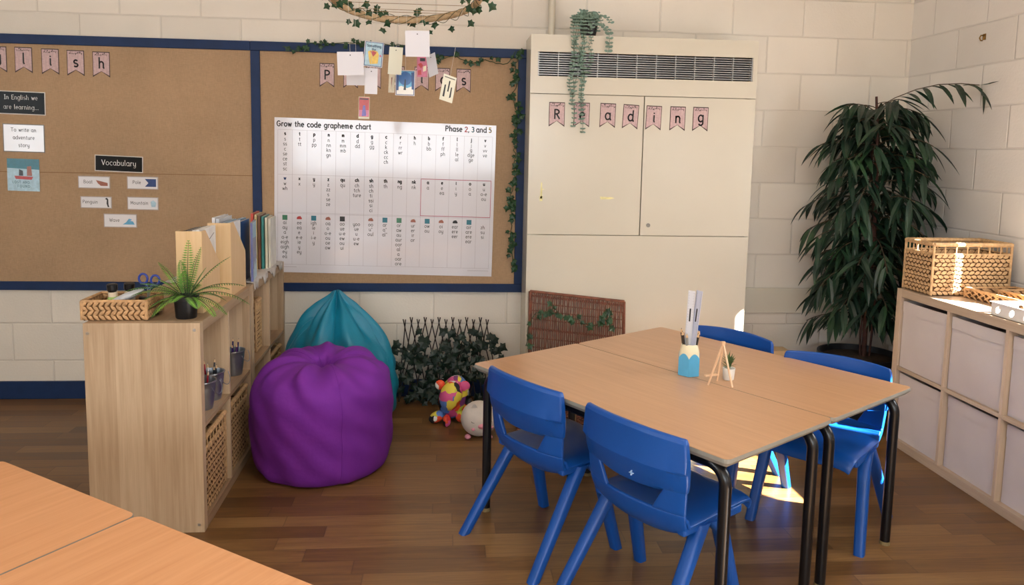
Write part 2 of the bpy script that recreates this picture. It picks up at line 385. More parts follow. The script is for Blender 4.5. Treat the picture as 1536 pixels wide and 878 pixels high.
def wall_y(mb, x0, x1, ya, yb, holes):      # wall running along y with window holes (y0,y1,z0,z1)
    y = ya
    for a, b, z0, z1 in holes:
        mb.bx(x0, x1, y, a, 0, ZC); mb.bx(x0, x1, a, b, 0, z0); mb.bx(x0, x1, a, b, z1, ZC); y = b
    mb.bx(x0, x1, y, yb, 0, ZC); return mb
W1 = (1.385, 2.96, 1.03, 2.2); W2 = (-2.5, -0.1, 1.0, 2.45)
struct('wall_right', wall_y(MB(), XR, XR + .2, YR, YB, [W2, W1]), m_wall_r)
mb = MB(); mb.bx(XL, -2.5, YR - .2, YR, 0, ZC); mb.bx(-2.5, 1.7, YR - .2, YR, 0, 1.0); mb.bx(-2.5, 1.7, YR - .2, YR, 2.45, ZC); mb.bx(1.7, XR, YR - .2, YR, 0, ZC)
struct('wall_rear', mb, m_plain)
def win_frame(n, y0, y1, z0, z1, mull):
    f = MB(); t = .03; x0, x1 = XR + .06, XR + .12
    f.bx(x0, x1, y0, y1, z0, z0 + t); f.bx(x0, x1, y0, y1, z1 - t, z1); f.bx(x0, x1, y0, y0 + t, z0, z1); f.bx(x0, x1, y1 - t, y1, z0, z1)
    for m_ in mull: f.bx(x0, x1, m_ - .055, m_ + .055, z0, z1)
    f.bx(XR - .02, XR + .2, y0, y1, z0 - .02, z0)
    return struct('window_%d' % n, f, m_white)
w1 = win_frame(1, *W1, [2.755]); win_frame(2, *W2, [-1.7, -.9])  # unseen mullion of the first frame, widened to trim the sun patches
# unseen blinds added to cut the sun through both right-hand windows
m_bl = P('sun_cut_fabric', '#cfc8b8', .8, .04)
obj('sun_cut_blind', MB().bx(XR + .02, XR + .03, -2.49, -.11, 1.95, 2.45), m_bl, [o for o in C.objects if o.name == 'window_2'][0])
obj('sun_cut_blind', MB().bx(XR + .02, XR + .03, 1.39, 2.955, 1.655, 2.2), P('sun_cut_fabric', '#cfc8b8', .8, .04), w1)
f = MB()
for a, b in ((-2.5, -2.45), (-1.1, -1.06), (.3, .34), (1.65, 1.7)): f.bx(a, b, YR - .12, YR - .06, 1.0, 2.45)
f.bx(-2.5, 1.7, YR - .12, YR - .06, 1.0, 1.05); f.bx(-2.5, 1.7, YR - .12, YR - .06, 2.4, 2.45)
struct('window_3', f, m_white)  # unseen rear window, put in to carry the ambient fill
f = MB()
for a in (-1.4, -.35, .7, 1.75): f.bx(XL - .12, XL - .06, a, a + .05, 1.0, 2.4)
f.bx(XL - .12, XL - .06, -1.4, 1.8, 1.0, 1.05); f.bx(XL - .12, XL - .06, -1.4, 1.8, 2.35, 2.4)
struct('window_4', f, m_white)  # unseen window, added to carry the left fill
struct('baseboard_back', MB().bx(XL, 0.419, YB - .018, YB, 0, .098), m_navy, bev=.003)
struct('baseboard_right_of_cabinet', MB().bx(1.632, XR, YB - .018, YB, 0, .098), m_navy, bev=.003).name = 'baseboard_corner'
struct('baseboard_right', MB().bx(XR - .018, XR, YR, YB - .02, 0, .098), m_navy, bev=.003)
struct('trim_1', MB().bx(1.632, XR - .001, YB - .02, YB, .487, .635), m_cream, bev=.004)
struct('trim_2', MB().bx(XR - .03, XR, 3.5, YB - .022, .30, .36), m_cream, bev=.004)
o = obj('conduit_pipe', MB().tube([(.553, 4.185, 2.0), (.553, 4.185, 2.9499)], .0185, 16), m_cream, smooth=True)
tag(o, 'cream painted vertical pipe rising from the top of the heater cabinet', 'pipe')
hk = thing('wall_hook', 'small rusty brass hook screwed high into the right wall', 'hook', (XR, 3.618, 2.0))
m_brass = P('aged_brass', '#8a6a35', .35, .3, 60, metal=.9)
obj('base_plate', MB().box((-.002, 0, 0), (.004, .02, .03)), m_brass, hk, bev=.001)
obj('hook', MB().tube([(-.003, 0, .008), (-.02, .0, .006), (-.026, 0, -.006), (-.02, 0, -.018), (-.01, 0, -.018)], .0032, 8), m_brass, hk, smooth=True)

# ---------------------------------------------------------------- heater cabinet
CF = 3.97
hc = thing('heater_cabinet', 'tall cream painted heater cabinet with grille and double doors against the back wall', 'cabinet', (1.025, 4.1, 0))
def ch(name, mb, m, **k):   # child given in world coords of a thing without rotation
    par = k.pop('par'); lx = par.location
    p = par
    tot = Vector(par.location)
    while p.parent: p = p.parent; tot += Vector(p.location)
    mb.v = [(v[0] - tot.x, v[1] - tot.y, v[2] - tot.z) for v in mb.v]
    return obj(name, mb, m, par, **k)
mb = MB(); mb.bx(.42, .438, CF + .016, YB - .001, 0, 2.0); mb.bx(1.612, 1.63, CF + .016, YB - .001, 0, 2.0); mb.bx(.438, 1.612, CF + .016, YB - .001, 1.982, 2.0); mb.bx(.438, 1.612, CF + .1, YB - .001, 0, 1.982)
ch('carcass', mb, m_cream, par=hc)
mb = MB(); z0, z1, a, b = 1.788, 1.912, .458, 1.606
mb.bx(.42, 1.63, CF, CF + .016, z1, 2.0); mb.bx(.42, 1.63, CF, CF + .016, 1.699, z0); mb.bx(.42, a, CF, CF + .016, z0, z1); mb.bx(b, 1.63, CF, CF + .016, z0, z1)
ch('top_panel', mb, m_cream, par=hc)
gr = ch('grille', MB().bx(a, b, CF + .05, CF + .055, z0, z1), P('grille_dark', '#15161c', .5), par=hc)
mb = MB()
for i in range(10):
    z = z0 + .004 + (z1 - z0 - .008) * (i + .5) / 10
    mb.bx(a, b, CF + .004, CF + .018, z - .0019, z + .0019)
for i in range(12):
    x = a + .004 + (b - a - .008) * i / 11; mb.bx(x - .002, x + .002, CF + .002, CF + .02, z0, z1)
g2 = ch('grille_slats', mb, P('grille_metal', '#a9a8a6', .35, metal=.6), par=hc)
mb = MB(); mb.bx(.42, 1.024, CF, CF + .016, .960, 1.696); d1 = ch('door', mb, m_cream, par=hc, bev=.0015)
mb = MB(); mb.bx(1.029, 1.63, CF, CF + .016, .960, 1.696); d2 = ch('door', mb, m_cream, par=hc, bev=.0015)
mb = MB().prism([(math.cos(i * PI / 10), math.sin(i * PI / 10)) for i in range(20)], (1.072, CF, 1.015), (.011, 0, 0), (0, 0, .011), (0, -.004, 0))
lk = obj('lock', mb, P('lock_steel', '#8a8680', .3, metal=.9), d2); 
lk.location = (0, 0, 0); d2.location = (0, 0, 0)
lk.data.transform(Matrix.Translation((-1.025, -4.1, 0)))
ch('lower_panel', MB().bx(.42, 1.63, CF, CF + .016, 0.0, .957), m_cream, par=hc, bev=.0015)
m_tape = P('old_yellow_tape', '#e6dc9c', .5, .2, 30)
mb = MB(); T = CF - .0006
mb.add([(.488, T, 1.235), (.494, T, 1.235), (.497, T, 1.15), (.485, T, 1.15)], [(0, 1, 2, 3)]); mb.add([(.494, T, 1.202), (.51, T, 1.2), (.494, T, 1.196)], [(0, 1, 2)]); mb.add([(.482, T, 1.16), (.499, T, 1.165), (.498, T, 1.137), (.484, T, 1.137)], [(0, 1, 2, 3)])
mb.add([(.805, T, 1.165), (.865, T, 1.163), (.885, T, 1.158), (.86, T, 1.152), (.81, T, 1.15)], [(0, 1, 2, 3, 4)])
ch('tape_residue', mb, m_tape, par=hc)

# ---------------------------------------------------------------- notice boards
m_hess = weave('hessian', '#ad8f70')
def board(label, x0, x1, lft, rgt):
    t = thing('notice_board', label, 'notice board', ((x0 + x1) / 2, YB, .605), group=None)
    ch('hessian_panel', MB().bx(x0, x1, YB - .014, YB, .64, 1.915), m_hess, par=t)
    z0, z1, y0, y1 = .605, 1.952, YB - .026, YB - .0005
    for nm, q in (('top', (x0 - lft, x1 + rgt, y0, y1, 1.903, z1)), ('bot', (x0 - lft, x1 + rgt, y0, y1, z0, .652))):
        ch('frame_rail', MB().bx(*q), m_navy, par=t, bev=.003)
    if lft: ch('frame_stile', MB().bx(x0 - lft, x0, y0, y1, .652, 1.903), m_navy, par=t, bev=.003)
    if rgt: ch('frame_stile', MB().bx(x1, x1 + rgt, y0, y1, .652, 1.903), m_navy, par=t, bev=.003)
    return t
board('hessian notice board with navy frame holding the writing vocabulary cards', -3.7, -1.0565, .05, 0)
rb = board('hessian notice board with navy frame holding the big grapheme chart', -1.0075, .376, .048, .046)
SF = YB - .0155   # face of the hessian
m_fold = P('hessian_seam', '#8a6846', .9)
m_pink = weave('pink_linen_print', '#c3a6a4', 500, .26, .35)
m_ink = P('black_ink', '#17110f', .4)
m_border = P('brown_border_ink', '#3a2320', .4)
def pennant(letter, x, zt, y, tilt, lab, grp, w_=.084, h_=.127):
    t = thing('bunting_flag', lab, 'bunting', (x, y, zt), group=grp)
    t.rotation_euler = (0, tilt, 0)
    H = w_ / 2
    def pl(s, yy): return [(-H * s, 0 - (1 - s) * .06), (H * s, 0 - (1 - s) * .06), (H * s, -h_ + (1 - s) * .12), (0, -h_ + .03 + (1 - s) * .02), (-H * s, -h_ + (1 - s) * .12)]
    obj('border', MB().prism(pl(1, 0), (0, 0, 0), (1, 0, 0), (0, 0, 1), (0, -.0012, 0)), m_border, t)
    obj('card', MB().prism(pl(.925, 0), (0, -.0012, 0), (1, 0, 0), (0, 0, 1), (0, -.0006, 0)), m_pink, t)
    mb = MB(); desc = letter in 'gp'
    text(mb, letter, (0.002, -.0024, -.085 + (.008 if desc else 0)), (1, 0, 0), (0, 0, 1), .034 if letter.islower() else .031, .0078, 'c')
    obj('letter', mb, m_ink, t)
    mb = MB(); r2 = random.Random(ord(letter))
    for i in range(9):
        cx = -.03 + i * .0075; cz = -.019 + .006 * math.sin(i * 1.3)
        a = r2.uniform(-.9, .9); dx, dz = math.sin(a) * .011, math.cos(a) * .011
        mb.add([(cx, -.0022, cz), (cx + dx * .6 + .002, -.0022, cz + dz * .5), (cx + dx, -.0022, cz + dz), (cx + dx * .4 - .002, -.0022, cz + dz * .6)], [(0, 1, 2, 3)])
    text(mb, '-', (-.032, -.0022, -.02), (1, .0, .0), (0, 0, 1), .012, .0012); 
    mb.add([(-.034, -.0022, -.0205), (.034, -.0022, -.015), (.034, -.0022, -.0135), (-.034, -.0022, -.019)], [(0, 1, 2, 3)])
    obj('leaf_sprig_print', mb, m_ink, t)
for c, x, z in (('E', -2.605, 1.889), ('n', -2.472, 1.888), ('g', -2.338, 1.887), ('l', -2.211, 1.886), ('i', -2.078, 1.882), ('s', -1.951, 1.878), ('h', -1.822, 1.874)):
    pennant(c, x, z, SF, .01, 'pink linen bunting flag with black letter %s on the left notice board' % c, 'bunting flags on the left notice board', .087, .132)
for c, x, z in (('P', -.655, 1.848), ('h', -.529, 1.846), ('o', -.406, 1.845), ('n', -.281, 1.843), ('i', -.149, 1.842), ('c', -.035, 1.840), ('s', .079, 1.838)):
    pennant(c, x, z, SF, .01, 'pink linen bunting flag with black letter %s above the grapheme chart' % c, 'bunting flags above the grapheme chart', .078, .127)
for c, x, z, tl in (('R', .563, 1.655, .0), ('e', .695, 1.656, .01), ('a', .834, 1.656, .02), ('d', .958, 1.652, .05), ('i', 1.081, 1.649, .03), ('n', 1.209, 1.648, .01), ('g', 1.333, 1.648, .01)):
    pennant(c, x, z, CF - .0006, tl, 'pink linen bunting flag with black letter %s on the cream cabinet doors' % c, 'bunting flags on the cabinet doors', .083, .127)

m_lam_w = P('laminated_white', '#dfdde0', .12, .03, 4, .25, 14, spec=.6)
m_lam_b = P('laminated_black', '#0e0e0e', .3, .1, 4, .15, 14, spec=.15)
m_grey = P('grey_edge', '#6f6a66', .3)
m_wink = P('white_ink', '#f0efec', .4)
def card(name, lab, cat, x0, x1, z0, z1, face, lines, h, th, ink, tilt=0., edge=None, grp=None, lead=.03, dx=0):
    cx, cz = (x0 + x1) / 2, (z0 + z1) / 2; W2_, H2 = (x1 - x0) / 2, (z1 - z0) / 2
    t = thing(name, lab, cat, (cx, SF - .0008, cz), group=grp); t.rotation_euler = (0, tilt, 0)
    obj('backing', MB().bx(-W2_, W2_, -.001, 0, -H2, H2), edge or m_grey, t)
    e = .0045
    obj('card_face', MB().bx(-W2_ + e, W2_ - e, -.0018, -.001, -H2 + e, H2 - e), face, t)
    mb = MB(); n = len(lines)
    for i, l in enumerate(lines):
        text(mb, l, (dx, -.0024, (n - 1) / 2 * lead - i * lead - h * .5), (1, 0, 0), (0, 0, 1), h, th, 'c')
    if lines: obj('lettering', mb, ink, t)
    return t, W2_, H2
t, a_, b_ = card('heading_card', 'black laminated card reading In English we are learning', 'card', -2.355, -2.112, 1.538, 1.659, m_lam_b, ['In English we', 'are learning...'], .0145, .0026, m_wink, .02, P('pale_edge', '#cfcac2', .4), lead=.05)
card('lesson_card', 'white laminated card reading To write an adventure story', 'card', -2.333, -2.124, 1.342, 1.489, m_lam_w, ['To write an', 'adventure', 'story'], .0125, .0022, m_ink, .015, lead=.04)
t, a_, b_ = card('heading_card', 'black laminated card reading Vocabulary', 'card', -1.875, -1.627, 1.246, 1.333, m_lam_b, ['Vocabulary'], .018, .003, m_wink, .03, P('pale_edge', '#cfcac2', .4))
m_sk = {k: P('print_' + k, v, .3, .15, 60) for k, v in dict(rust='#9c5a44', teal='#1f6f80', blue='#2f5f9c', black='#1c1c22', sky='#5fa8cf', red='#b5322e', pale='#a9c8d6', cream='#e8dcc0', green='#3f7a5a', pink='#c46a86', yellow='#e0b94a', purple='#6a5aa8', navy='#1d3f78').items()}
def shape(par, name, pts, m, y=-.0024):
    mb = MB().add([(p[0], y, p[1]) for p in pts], [tuple(range(len(pts)))])
    return obj(name, mb, m, par)
for lab, wd, x0, x1, z1, z0, mm, pts in (
    ('white vocabulary strip with a small brown boat picture, upper left', 'Boat', -1.964, -1.80, 1.222, 1.156, 'rust', [(.01, .012), (.03, .008), (.07, -.002), (.07, -.018), (.035, -.018), (.02, -.005)]),
    ('white vocabulary strip with a blue sea picture, upper right', 'Pole', -1.713, -1.551, 1.224, 1.155, 'navy', [(.012, .022), (.07, .022), (.07, -.02), (.012, -.02), (.03, 0)]),
    ('white vocabulary strip reading Penguin', 'Penguin', -1.956, -1.795, 1.114, 1.05, 'black', [(.046, .02), (.056, .026), (.063, .018), (.064, -.01), (.068, -.024), (.06, -.024), (.054, -.005), (.056, .014)]),
    ('white vocabulary strip with faint pale blue picture, lower right', 'Mountain', -1.715, -1.553, 1.114, 1.044, 'pale', [(.04, .01), (.055, .018), (.07, .005), (.065, -.018), (.045, -.018)]),
    ('white vocabulary strip reading Wave with a blue wave picture', 'Wave', -1.84, -1.668, 1.022, .948, 'sky', [(.012, -.02), (.03, -.008), (.045, .012), (.06, .008), (.052, 0), (.066, -.003), (.075, -.02)])):
    t, a_, b_ = card('vocabulary_card', lab, 'card', x0, x1, z0, z1, m_lam_w, [wd], .0115, .0018, m_ink, .01, P('clear_laminate_edge', '#b5aaa4', .15), 'vocabulary strips under the Vocabulary heading', dx=-.03 if wd != 'Mountain' else -.018)
    shape(t, 'picture', pts, m_sk[mm])
# story card (plain stand-in picture in the same colours)
t = thing('story_card', 'square teal and pale blue story picture card below the lesson card', 'card', (-2.24, SF - .0008, 1.222)); t.rotation_euler = (0, .02, 0)
obj('card_face', MB().bx(-.081, .081, -.0016, 0, -.085, .085), m_sk['pale'], t)
shape(t, 'printed_sky', [(-.081, .035), (-.081, .085), (.081, .085), (.081, .03)], m_sk['teal'], -.0019)
shape(t, 'printed_boat', [(-.045, -.005), (.05, -.008), (.042, -.024), (-.038, -.022)], m_sk['red'])
shape(t, 'printed_sail', [(-.022, -.004), (-.02, .03), (-.002, .022), (.0, -.004)], m_sk['black'])
shape(t, 'printed_sail', [(.018, -.004), (.02, .045), (.04, .048), (.045, -.004)], m_sk['rust'])
mb = MB(); text(mb, 'LOST AND', (-.055, -.0024, -.045), (1, 0, 0), (0, 0, 1), .0085, .0016, gap=.3); text(mb, 'FOUND', (-.03, -.0024, -.066), (1, 0, 0), (0, 0, 1), .0085, .0016, gap=.5)
obj('lettering', mb, P('teal_ink', '#1d5566', .4), t)
# faint seam and nicks of the hessian
mb = MB().bx(-3.7, -1.057, SF + .0003, SF + .0012, 1.236, 1.240); 
tag(obj('hessian_seam', mb, m_fold), 'horizontal overlap seam across the left hessian board', 'seam')

# ---------------------------------------------------------------- grapheme chart
t = thing('grapheme_chart', 'large white laminated grapheme chart with fifteen columns of letters', 'poster', (-.935, SF - .0008, 1.5545)); t.rotation_euler = (0, .0155, 0)
m_chart = P('laminated_chart', '#dcd9de', .10, .02, 3, .22, 5, spec=.6, coat=.3)
obj('sheet', MB().bx(0, 1.197, -.0016, 0, -.843, 0), m_chart, t)
gl = MB(); c0, c1 = .018, 1.178; cw = (c1 - c0) / 15; rows = [-.064, -.305, -.512, -.798]
def line(mb, x0, z0, x1, z1, th=.0012, y=-.0021, mi=0):
    if abs(x1 - x0) > abs(z1 - z0): mb.add([(x0, y, z0 - th / 2), (x1, y, z1 - th / 2), (x1, y, z1 + th / 2), (x0, y, z0 + th / 2)], [(0, 1, 2, 3)], mi)
    else: mb.add([(x0 - th / 2, y, z0), (x1 - th / 2, y, z1), (x1 + th / 2, y, z1), (x0 + th / 2, y, z0)], [(0, 1, 2, 3)], mi)
for r_ in rows + [-.518]: line(gl, c0, r_, c1, r_)
for i in range(16): line(gl, c0 + i * cw, rows[0], c0 + i * cw, rows[3])
line(gl, c0, -.812, .12, -.812, .002); line(gl, 1.06, -.812, c1, -.812, .002)
obj('grid_lines', gl, P('grid_grey', '#a79da2', .4), t)
rl = MB(); xa = c0 + 10 * cw
for q in ((xa, -.307, c1, -.307), (xa, -.51, c1, -.51)): line(rl, *q, th=.003, y=-.0023)
for x in (xa, c1): line(rl, x, -.307, x, -.51, th=.003, y=-.0023)
obj('red_box_line', rl, P('red_line', '#b0506a', .4), t)
hd = MB(); text(hd, 'Grow the code grapheme chart', (.012, -.0023, -.046), (1, 0, 0), (0, 0, 1), .0182, .0052)
k = .5 / twidth('Grow the code grapheme chart', .0182)
ph = MB(); hx = .0182
text(ph, 'Phase', (.918, -.0023, -.040), (1, 0, 0), (0, 0, 1), .0182, .0052); obj('heading_lettering', hd, m_ink, t); 
text(ph, ',', (1.043, -.0023, -.040), (1, 0, 0), (0, 0, 1), hx, .005); text(ph, 'and', (1.088, -.0023, -.040), (1, 0, 0), (0, 0, 1), hx, .0048)
obj('phase_lettering', ph, m_ink, t)
for ch_, xx, mm in (('2', 1.024, 'red'), ('3', 1.061, 'teal'), ('5', 1.156, 'yellow')):
    q = MB(); text(q, ch_, (xx, -.0023, -.040), (1, 0, 0), (0, 0, 1), hx * .95, .005); obj('phase_number', q, m_sk[mm], t)
cells = [
 ['s ss c se ce st sc', 't tt', 'p pp', 'n nn kn gn', 'm mm mb', 'd dd', 'g gg', 'c k ck cc ch', 'r rr wr', 'h', 'b bb', 'f ff ph', 'l ll le al', 'j g dge ge', 'v vv ve'],
 ['w wh', 'x', 'y', 'z zz s se ze', 'qu', 'ch tch ture', 'sh ch ti ssi si ci', 'th', 'ng', 'nk', 'a', 'e ea', 'i y', 'o a', 'u o-e ou'],
 ['ai ay a a-e eigh aigh ey ea', 'ee ea e e-e ie y ey', 'igh ie i i-e y', 'oa o o-e ou oe ow', 'oo ue u-e ew ou ui', 'yoo ue u u-e ew', 'oo u* oul', 'ar a* al*', 'or aw au aur oor al a oar ore', 'ur er ir or', 'ow ou', 'oi oy', 'ear ere eer', 'air are ere ear', 'zh su si']]
ic = MB(); icm = [m_ink, m_sk['red'], m_sk['teal'], m_sk['green'], m_sk['rust'], m_sk['navy']]
for r_, row in enumerate(cells):
    for i, cell in enumerate(row):
        cx = c0 + (i + .5) * cw; z = rows[r_] - .022 if r_ < 2 else rows[r_] - .028
        L_ = cell.split()
        if r_ < 2 and len(L_[0]) <= 2: text(ic, L_[0][:1] if r_ < 1 else L_[0], (cx, -.0023, z - .006), (1, 0, 0), (0, 0, 1), .011, .0045, 'c', mi=0 if r_ < 1 else (0 if i > 4 else 5 if i == 0 else 0))
        elif r_ == 1:
            ic.add([(cx + .011 * math.cos(a), -.0023, z + .008 * math.sin(a)) for a in [j * PI / 5 for j in range(10)]], [tuple(range(10))], 1)
        if L_: pass
        if r_ == 2 and i not in (5, 14):
            s_ = .0135; mi = [3, 1, 2, 4, 0, 0, 4, 2, 3, 4, 2, 4, 0, 2, 0][i]
            if i in (1, 3, 6, 9, 11, 12):
                ic.add([(cx - s_, -.0023, z - .008), (cx + s_, -.0023, z - .008), (cx + s_, -.0023, z), (cx + s_ * .4, -.0023, z + .010), (cx - s_ * .6, -.0023, z + .007), (cx - s_, -.0023, z)], [(0, 1, 2, 3, 4, 5)], mi)
            else: ic.add([(cx - s_, -.0023, z - s_), (cx + s_, -.0023, z - s_), (cx + s_, -.0023, z + s_), (cx - s_, -.0023, z + s_)], [(0, 1, 2, 3)], mi)
        tx = MB()
        for j, s_ in enumerate(L_):
            text(tx, s_, (cx, -.0023, z - .036 - j * .0268), (1, 0, 0), (0, 0, 1), .0125, .0023, 'c')
        obj('grapheme_list', tx, m_ink, t)
obj('picture_icons', ic, icm, t)

# ---------------------------------------------------------------- ivy
m_ivy = P('ivy_leaf', '#1f4323', .45, .45, 25)
m_ivy_shade = P('ivy_leaf_shaded', '#11261a', .5, .4, 25)  # darker copy of the ivy, shade at the trellis painted in
m_stem = P('plant_stem', '#2f4424', .6, .2)
def garland(name, lab, cat, path, n, size, spread, r, face=(0, -1, .15), mat_=None, loc=None, stem=.0022, seed=1):
    rn = random.Random(seed); loc = Vector(loc or path[0])
    t = thing(name, lab, cat, loc)
    path = [Vector(p) - loc for p in path]; L = [0]
    for a, b in zip(path, path[1:]): L.append(L[-1] + (b - a).length)
    def at(s):
        for i in range(len(path) - 1):
            if s <= L[i + 1] or i == len(path) - 2:
                k = (s - L[i]) / max(1e-6, L[i + 1] - L[i]); return path[i].lerp(path[i + 1], k)
    pts = []
    N = max(8, int(L[-1] / .02))
    for i in range(N + 1): pts.append(at(L[-1] * i / N) + Vector((rn.uniform(-1, 1) * spread * .3, rn.uniform(-1, 0) * .004, rn.uniform(-1, 1) * spread * .3)))
    obj('vine_stem', MB().tube(pts, stem, 5), m_stem, t, smooth=True)
    mb = MB()
    for i in range(n):
        p = at(L[-1] * rn.random()) + Vector((rn.uniform(-1, 1) * spread, rn.uniform(-.022, -.006), rn.uniform(-1, 1) * spread))
        nn = Vector(face) + Vector((rn.uniform(-.5, .5), 0, rn.uniform(-.4, .6)))
        ivy_leaf(mb, p, nn, (rn.uniform(-1, 1), 0, rn.uniform(-1.2, .2)), size * rn.uniform(.8, 1.4))
    obj('leaves', mb, mat_ or m_ivy, t)
    return t
garland('ivy_garland', 'trailing green ivy garland draped along the top of the right notice board', 'garland',
        [(-.88, 4.19, 1.93), (-.80, 4.19, 1.90), (-.74, 4.19, 1.945), (-.5, 4.19, 1.955), (-.2, 4.19, 1.95), (-.05, 4.19, 1.885), (.03, 4.19, 1.90), (.12, 4.19, 1.87), (.2, 4.19, 1.885), (.3, 4.19, 1.86), (.36, 4.19, 1.935)], 46, .026, .02, 0, seed=3)
garland('ivy_garland', 'trailing green ivy garland hanging down the right side of the notice board', 'garland',
        [(.40, 4.19, 1.94), (.355, 4.19, 1.87), (.37, 4.19, 1.8), (.35, 4.19, 1.7), (.38, 4.19, 1.6), (.36, 4.19, 1.45), (.37, 4.19, 1.3), (.345, 4.19, 1.12), (.355, 4.19, .98), (.35, 4.19, .86), (.37, 4.19, .72)], 74, .028, .024, 0, seed=5)

# ================================================================ LEFT BOOKCASES
m_oakv = wood('oak_veneer_upright', '#cbb192', '#ab8f70', 'Z', .42, .9, bands=.085)
m_oaky = wood('oak_veneer_along', '#b89c7c', '#94785a', 'Y', .42, .9)
BO = Vector((-.862, 2.678, 0)); BR = .0226
def LW(x, y, z=0):
    c, s = math.cos(BR), math.sin(BR); return (BO.x + x * c - y * s, BO.y + x * s + y * c, z)
def kallax(name, lab, n, Lh=.765, H=.77, D=.39, grp=None, kind='bookcase', loc=(0, 0, 0), rz=0, mv=None, my=None):
    """open cube shelving running along local +y, front at local x=0, body to -x"""
    t = thing(name, lab, kind, loc, rz, grp); T, q = .038, .016; mv = mv or m_oakv; my = my or m_oaky
    for y in (0, Lh - T): obj('end_panel', MB().bx(-D, 0, y, y + T, 0, H), mv, t, bev=.0012)
    obj('top_board', MB().bx(-D, 0.0, T, Lh - T, H - T, H), my, t, bev=.001)
    obj('bottom_board', MB().bx(-D, 0, T, Lh - T, 0, T), my, t, bev=.001)
    pitch = (Lh - 2 * T - (n - 1) * q) / n
    obj('shelf_board', MB().bx(-D, -.002, T, Lh - T, H / 2 - q / 2, H / 2 + q / 2), my, t)
    for i in range(1, n):
        y = T + i * pitch + (i - 1) * q
        for z0, z1 in ((T, H / 2 - q / 2), (H / 2 + q / 2, H - T)): obj('divider', MB().bx(-D, -.001, y, y + q, z0, z1), mv, t)
    return t
k1 = kallax('bookcase', 'light oak cube bookcase nearest the camera, its plain end panel facing out', 2, loc=BO, rz=BR)
m_screw = P('screw_metal', '#b9b7b2', .3, metal=.8)
for x, z in ((-.375, .735), (-.019, .745), (-.019, .03), (-.375, .03)):
    obj('screw', MB().prism([(math.cos(i * PI / 6), math.sin(i * PI / 6)) for i in range(12)], (x, -.0005, z), (.0055, 0, 0), (0, 0, .0055), (0, -.0012, 0)), m_screw, k1)
k2 = kallax('bookcase', 'light oak cube bookcase standing against the back wall under the cloth', 2, loc=LW(0, .772), rz=BR)

m_wick = P('seagrass', '#c49a6c', .7, .28, 45)
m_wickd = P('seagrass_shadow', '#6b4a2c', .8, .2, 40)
m_wick2 = P('rattan_pale', '#c8a274', .6, .25, 55)
m_red = P('willow_red', '#7a4630', .6, .4, 40)
def weave_wall(mb, O, ax, L, H, cw, chh, nrm, th=.006, tilt=.35, rn=random.Random(1), braid=False):
    O = Vector(O); ax = Vector(ax); nrm = Vector(nrm); up = Vector((0, 0, 1))
    nr = max(1, round(H / chh)); nc = max(1, round(L / cw)); ch_ = H / nr; cw_ = L / nc
    for r in range(nr):
        for c in range(-1 if r % 2 and not braid else 0, nc):
            u = (c + .5 + (.5 if r % 2 and not braid else 0)) * cw_
            if u < cw_ * .2 or u > L - cw_ * .2: continue
            p = O + ax * u + up * ((r + .5) * ch_) + nrm * th * .4
            a = tilt * (1 if r % 2 else -1) + rn.uniform(-.08, .08)
            e = ax * math.cos(a) + up * math.sin(a); g = -ax * math.sin(a) + up * math.cos(a)
            hw, hh = (cw_ * .78, ch_ * .42) if braid else (cw_ * .60, ch_ * .52)
            vs = [p - e * hw, p + e * hw, p + g * hh * .9 + nrm * th * .2, p - g * hh * .9 + nrm * th * .2, p + nrm * th, p + e * hw * .5 + g * hh * .62 + nrm * th * .4, p - e * hw * .5 + g * hh * .62 + nrm * th * .4, p + e * hw * .5 - g * hh * .62 + nrm * th * .4, p - e * hw * .5 - g * hh * .62 + nrm * th * .4]
            mb.add(vs, [(0, 4, 6), (6, 4, 2), (2, 4, 5), (5, 4, 1), (1, 4, 7), (7, 4, 3), (3, 4, 8), (8, 4, 0)])
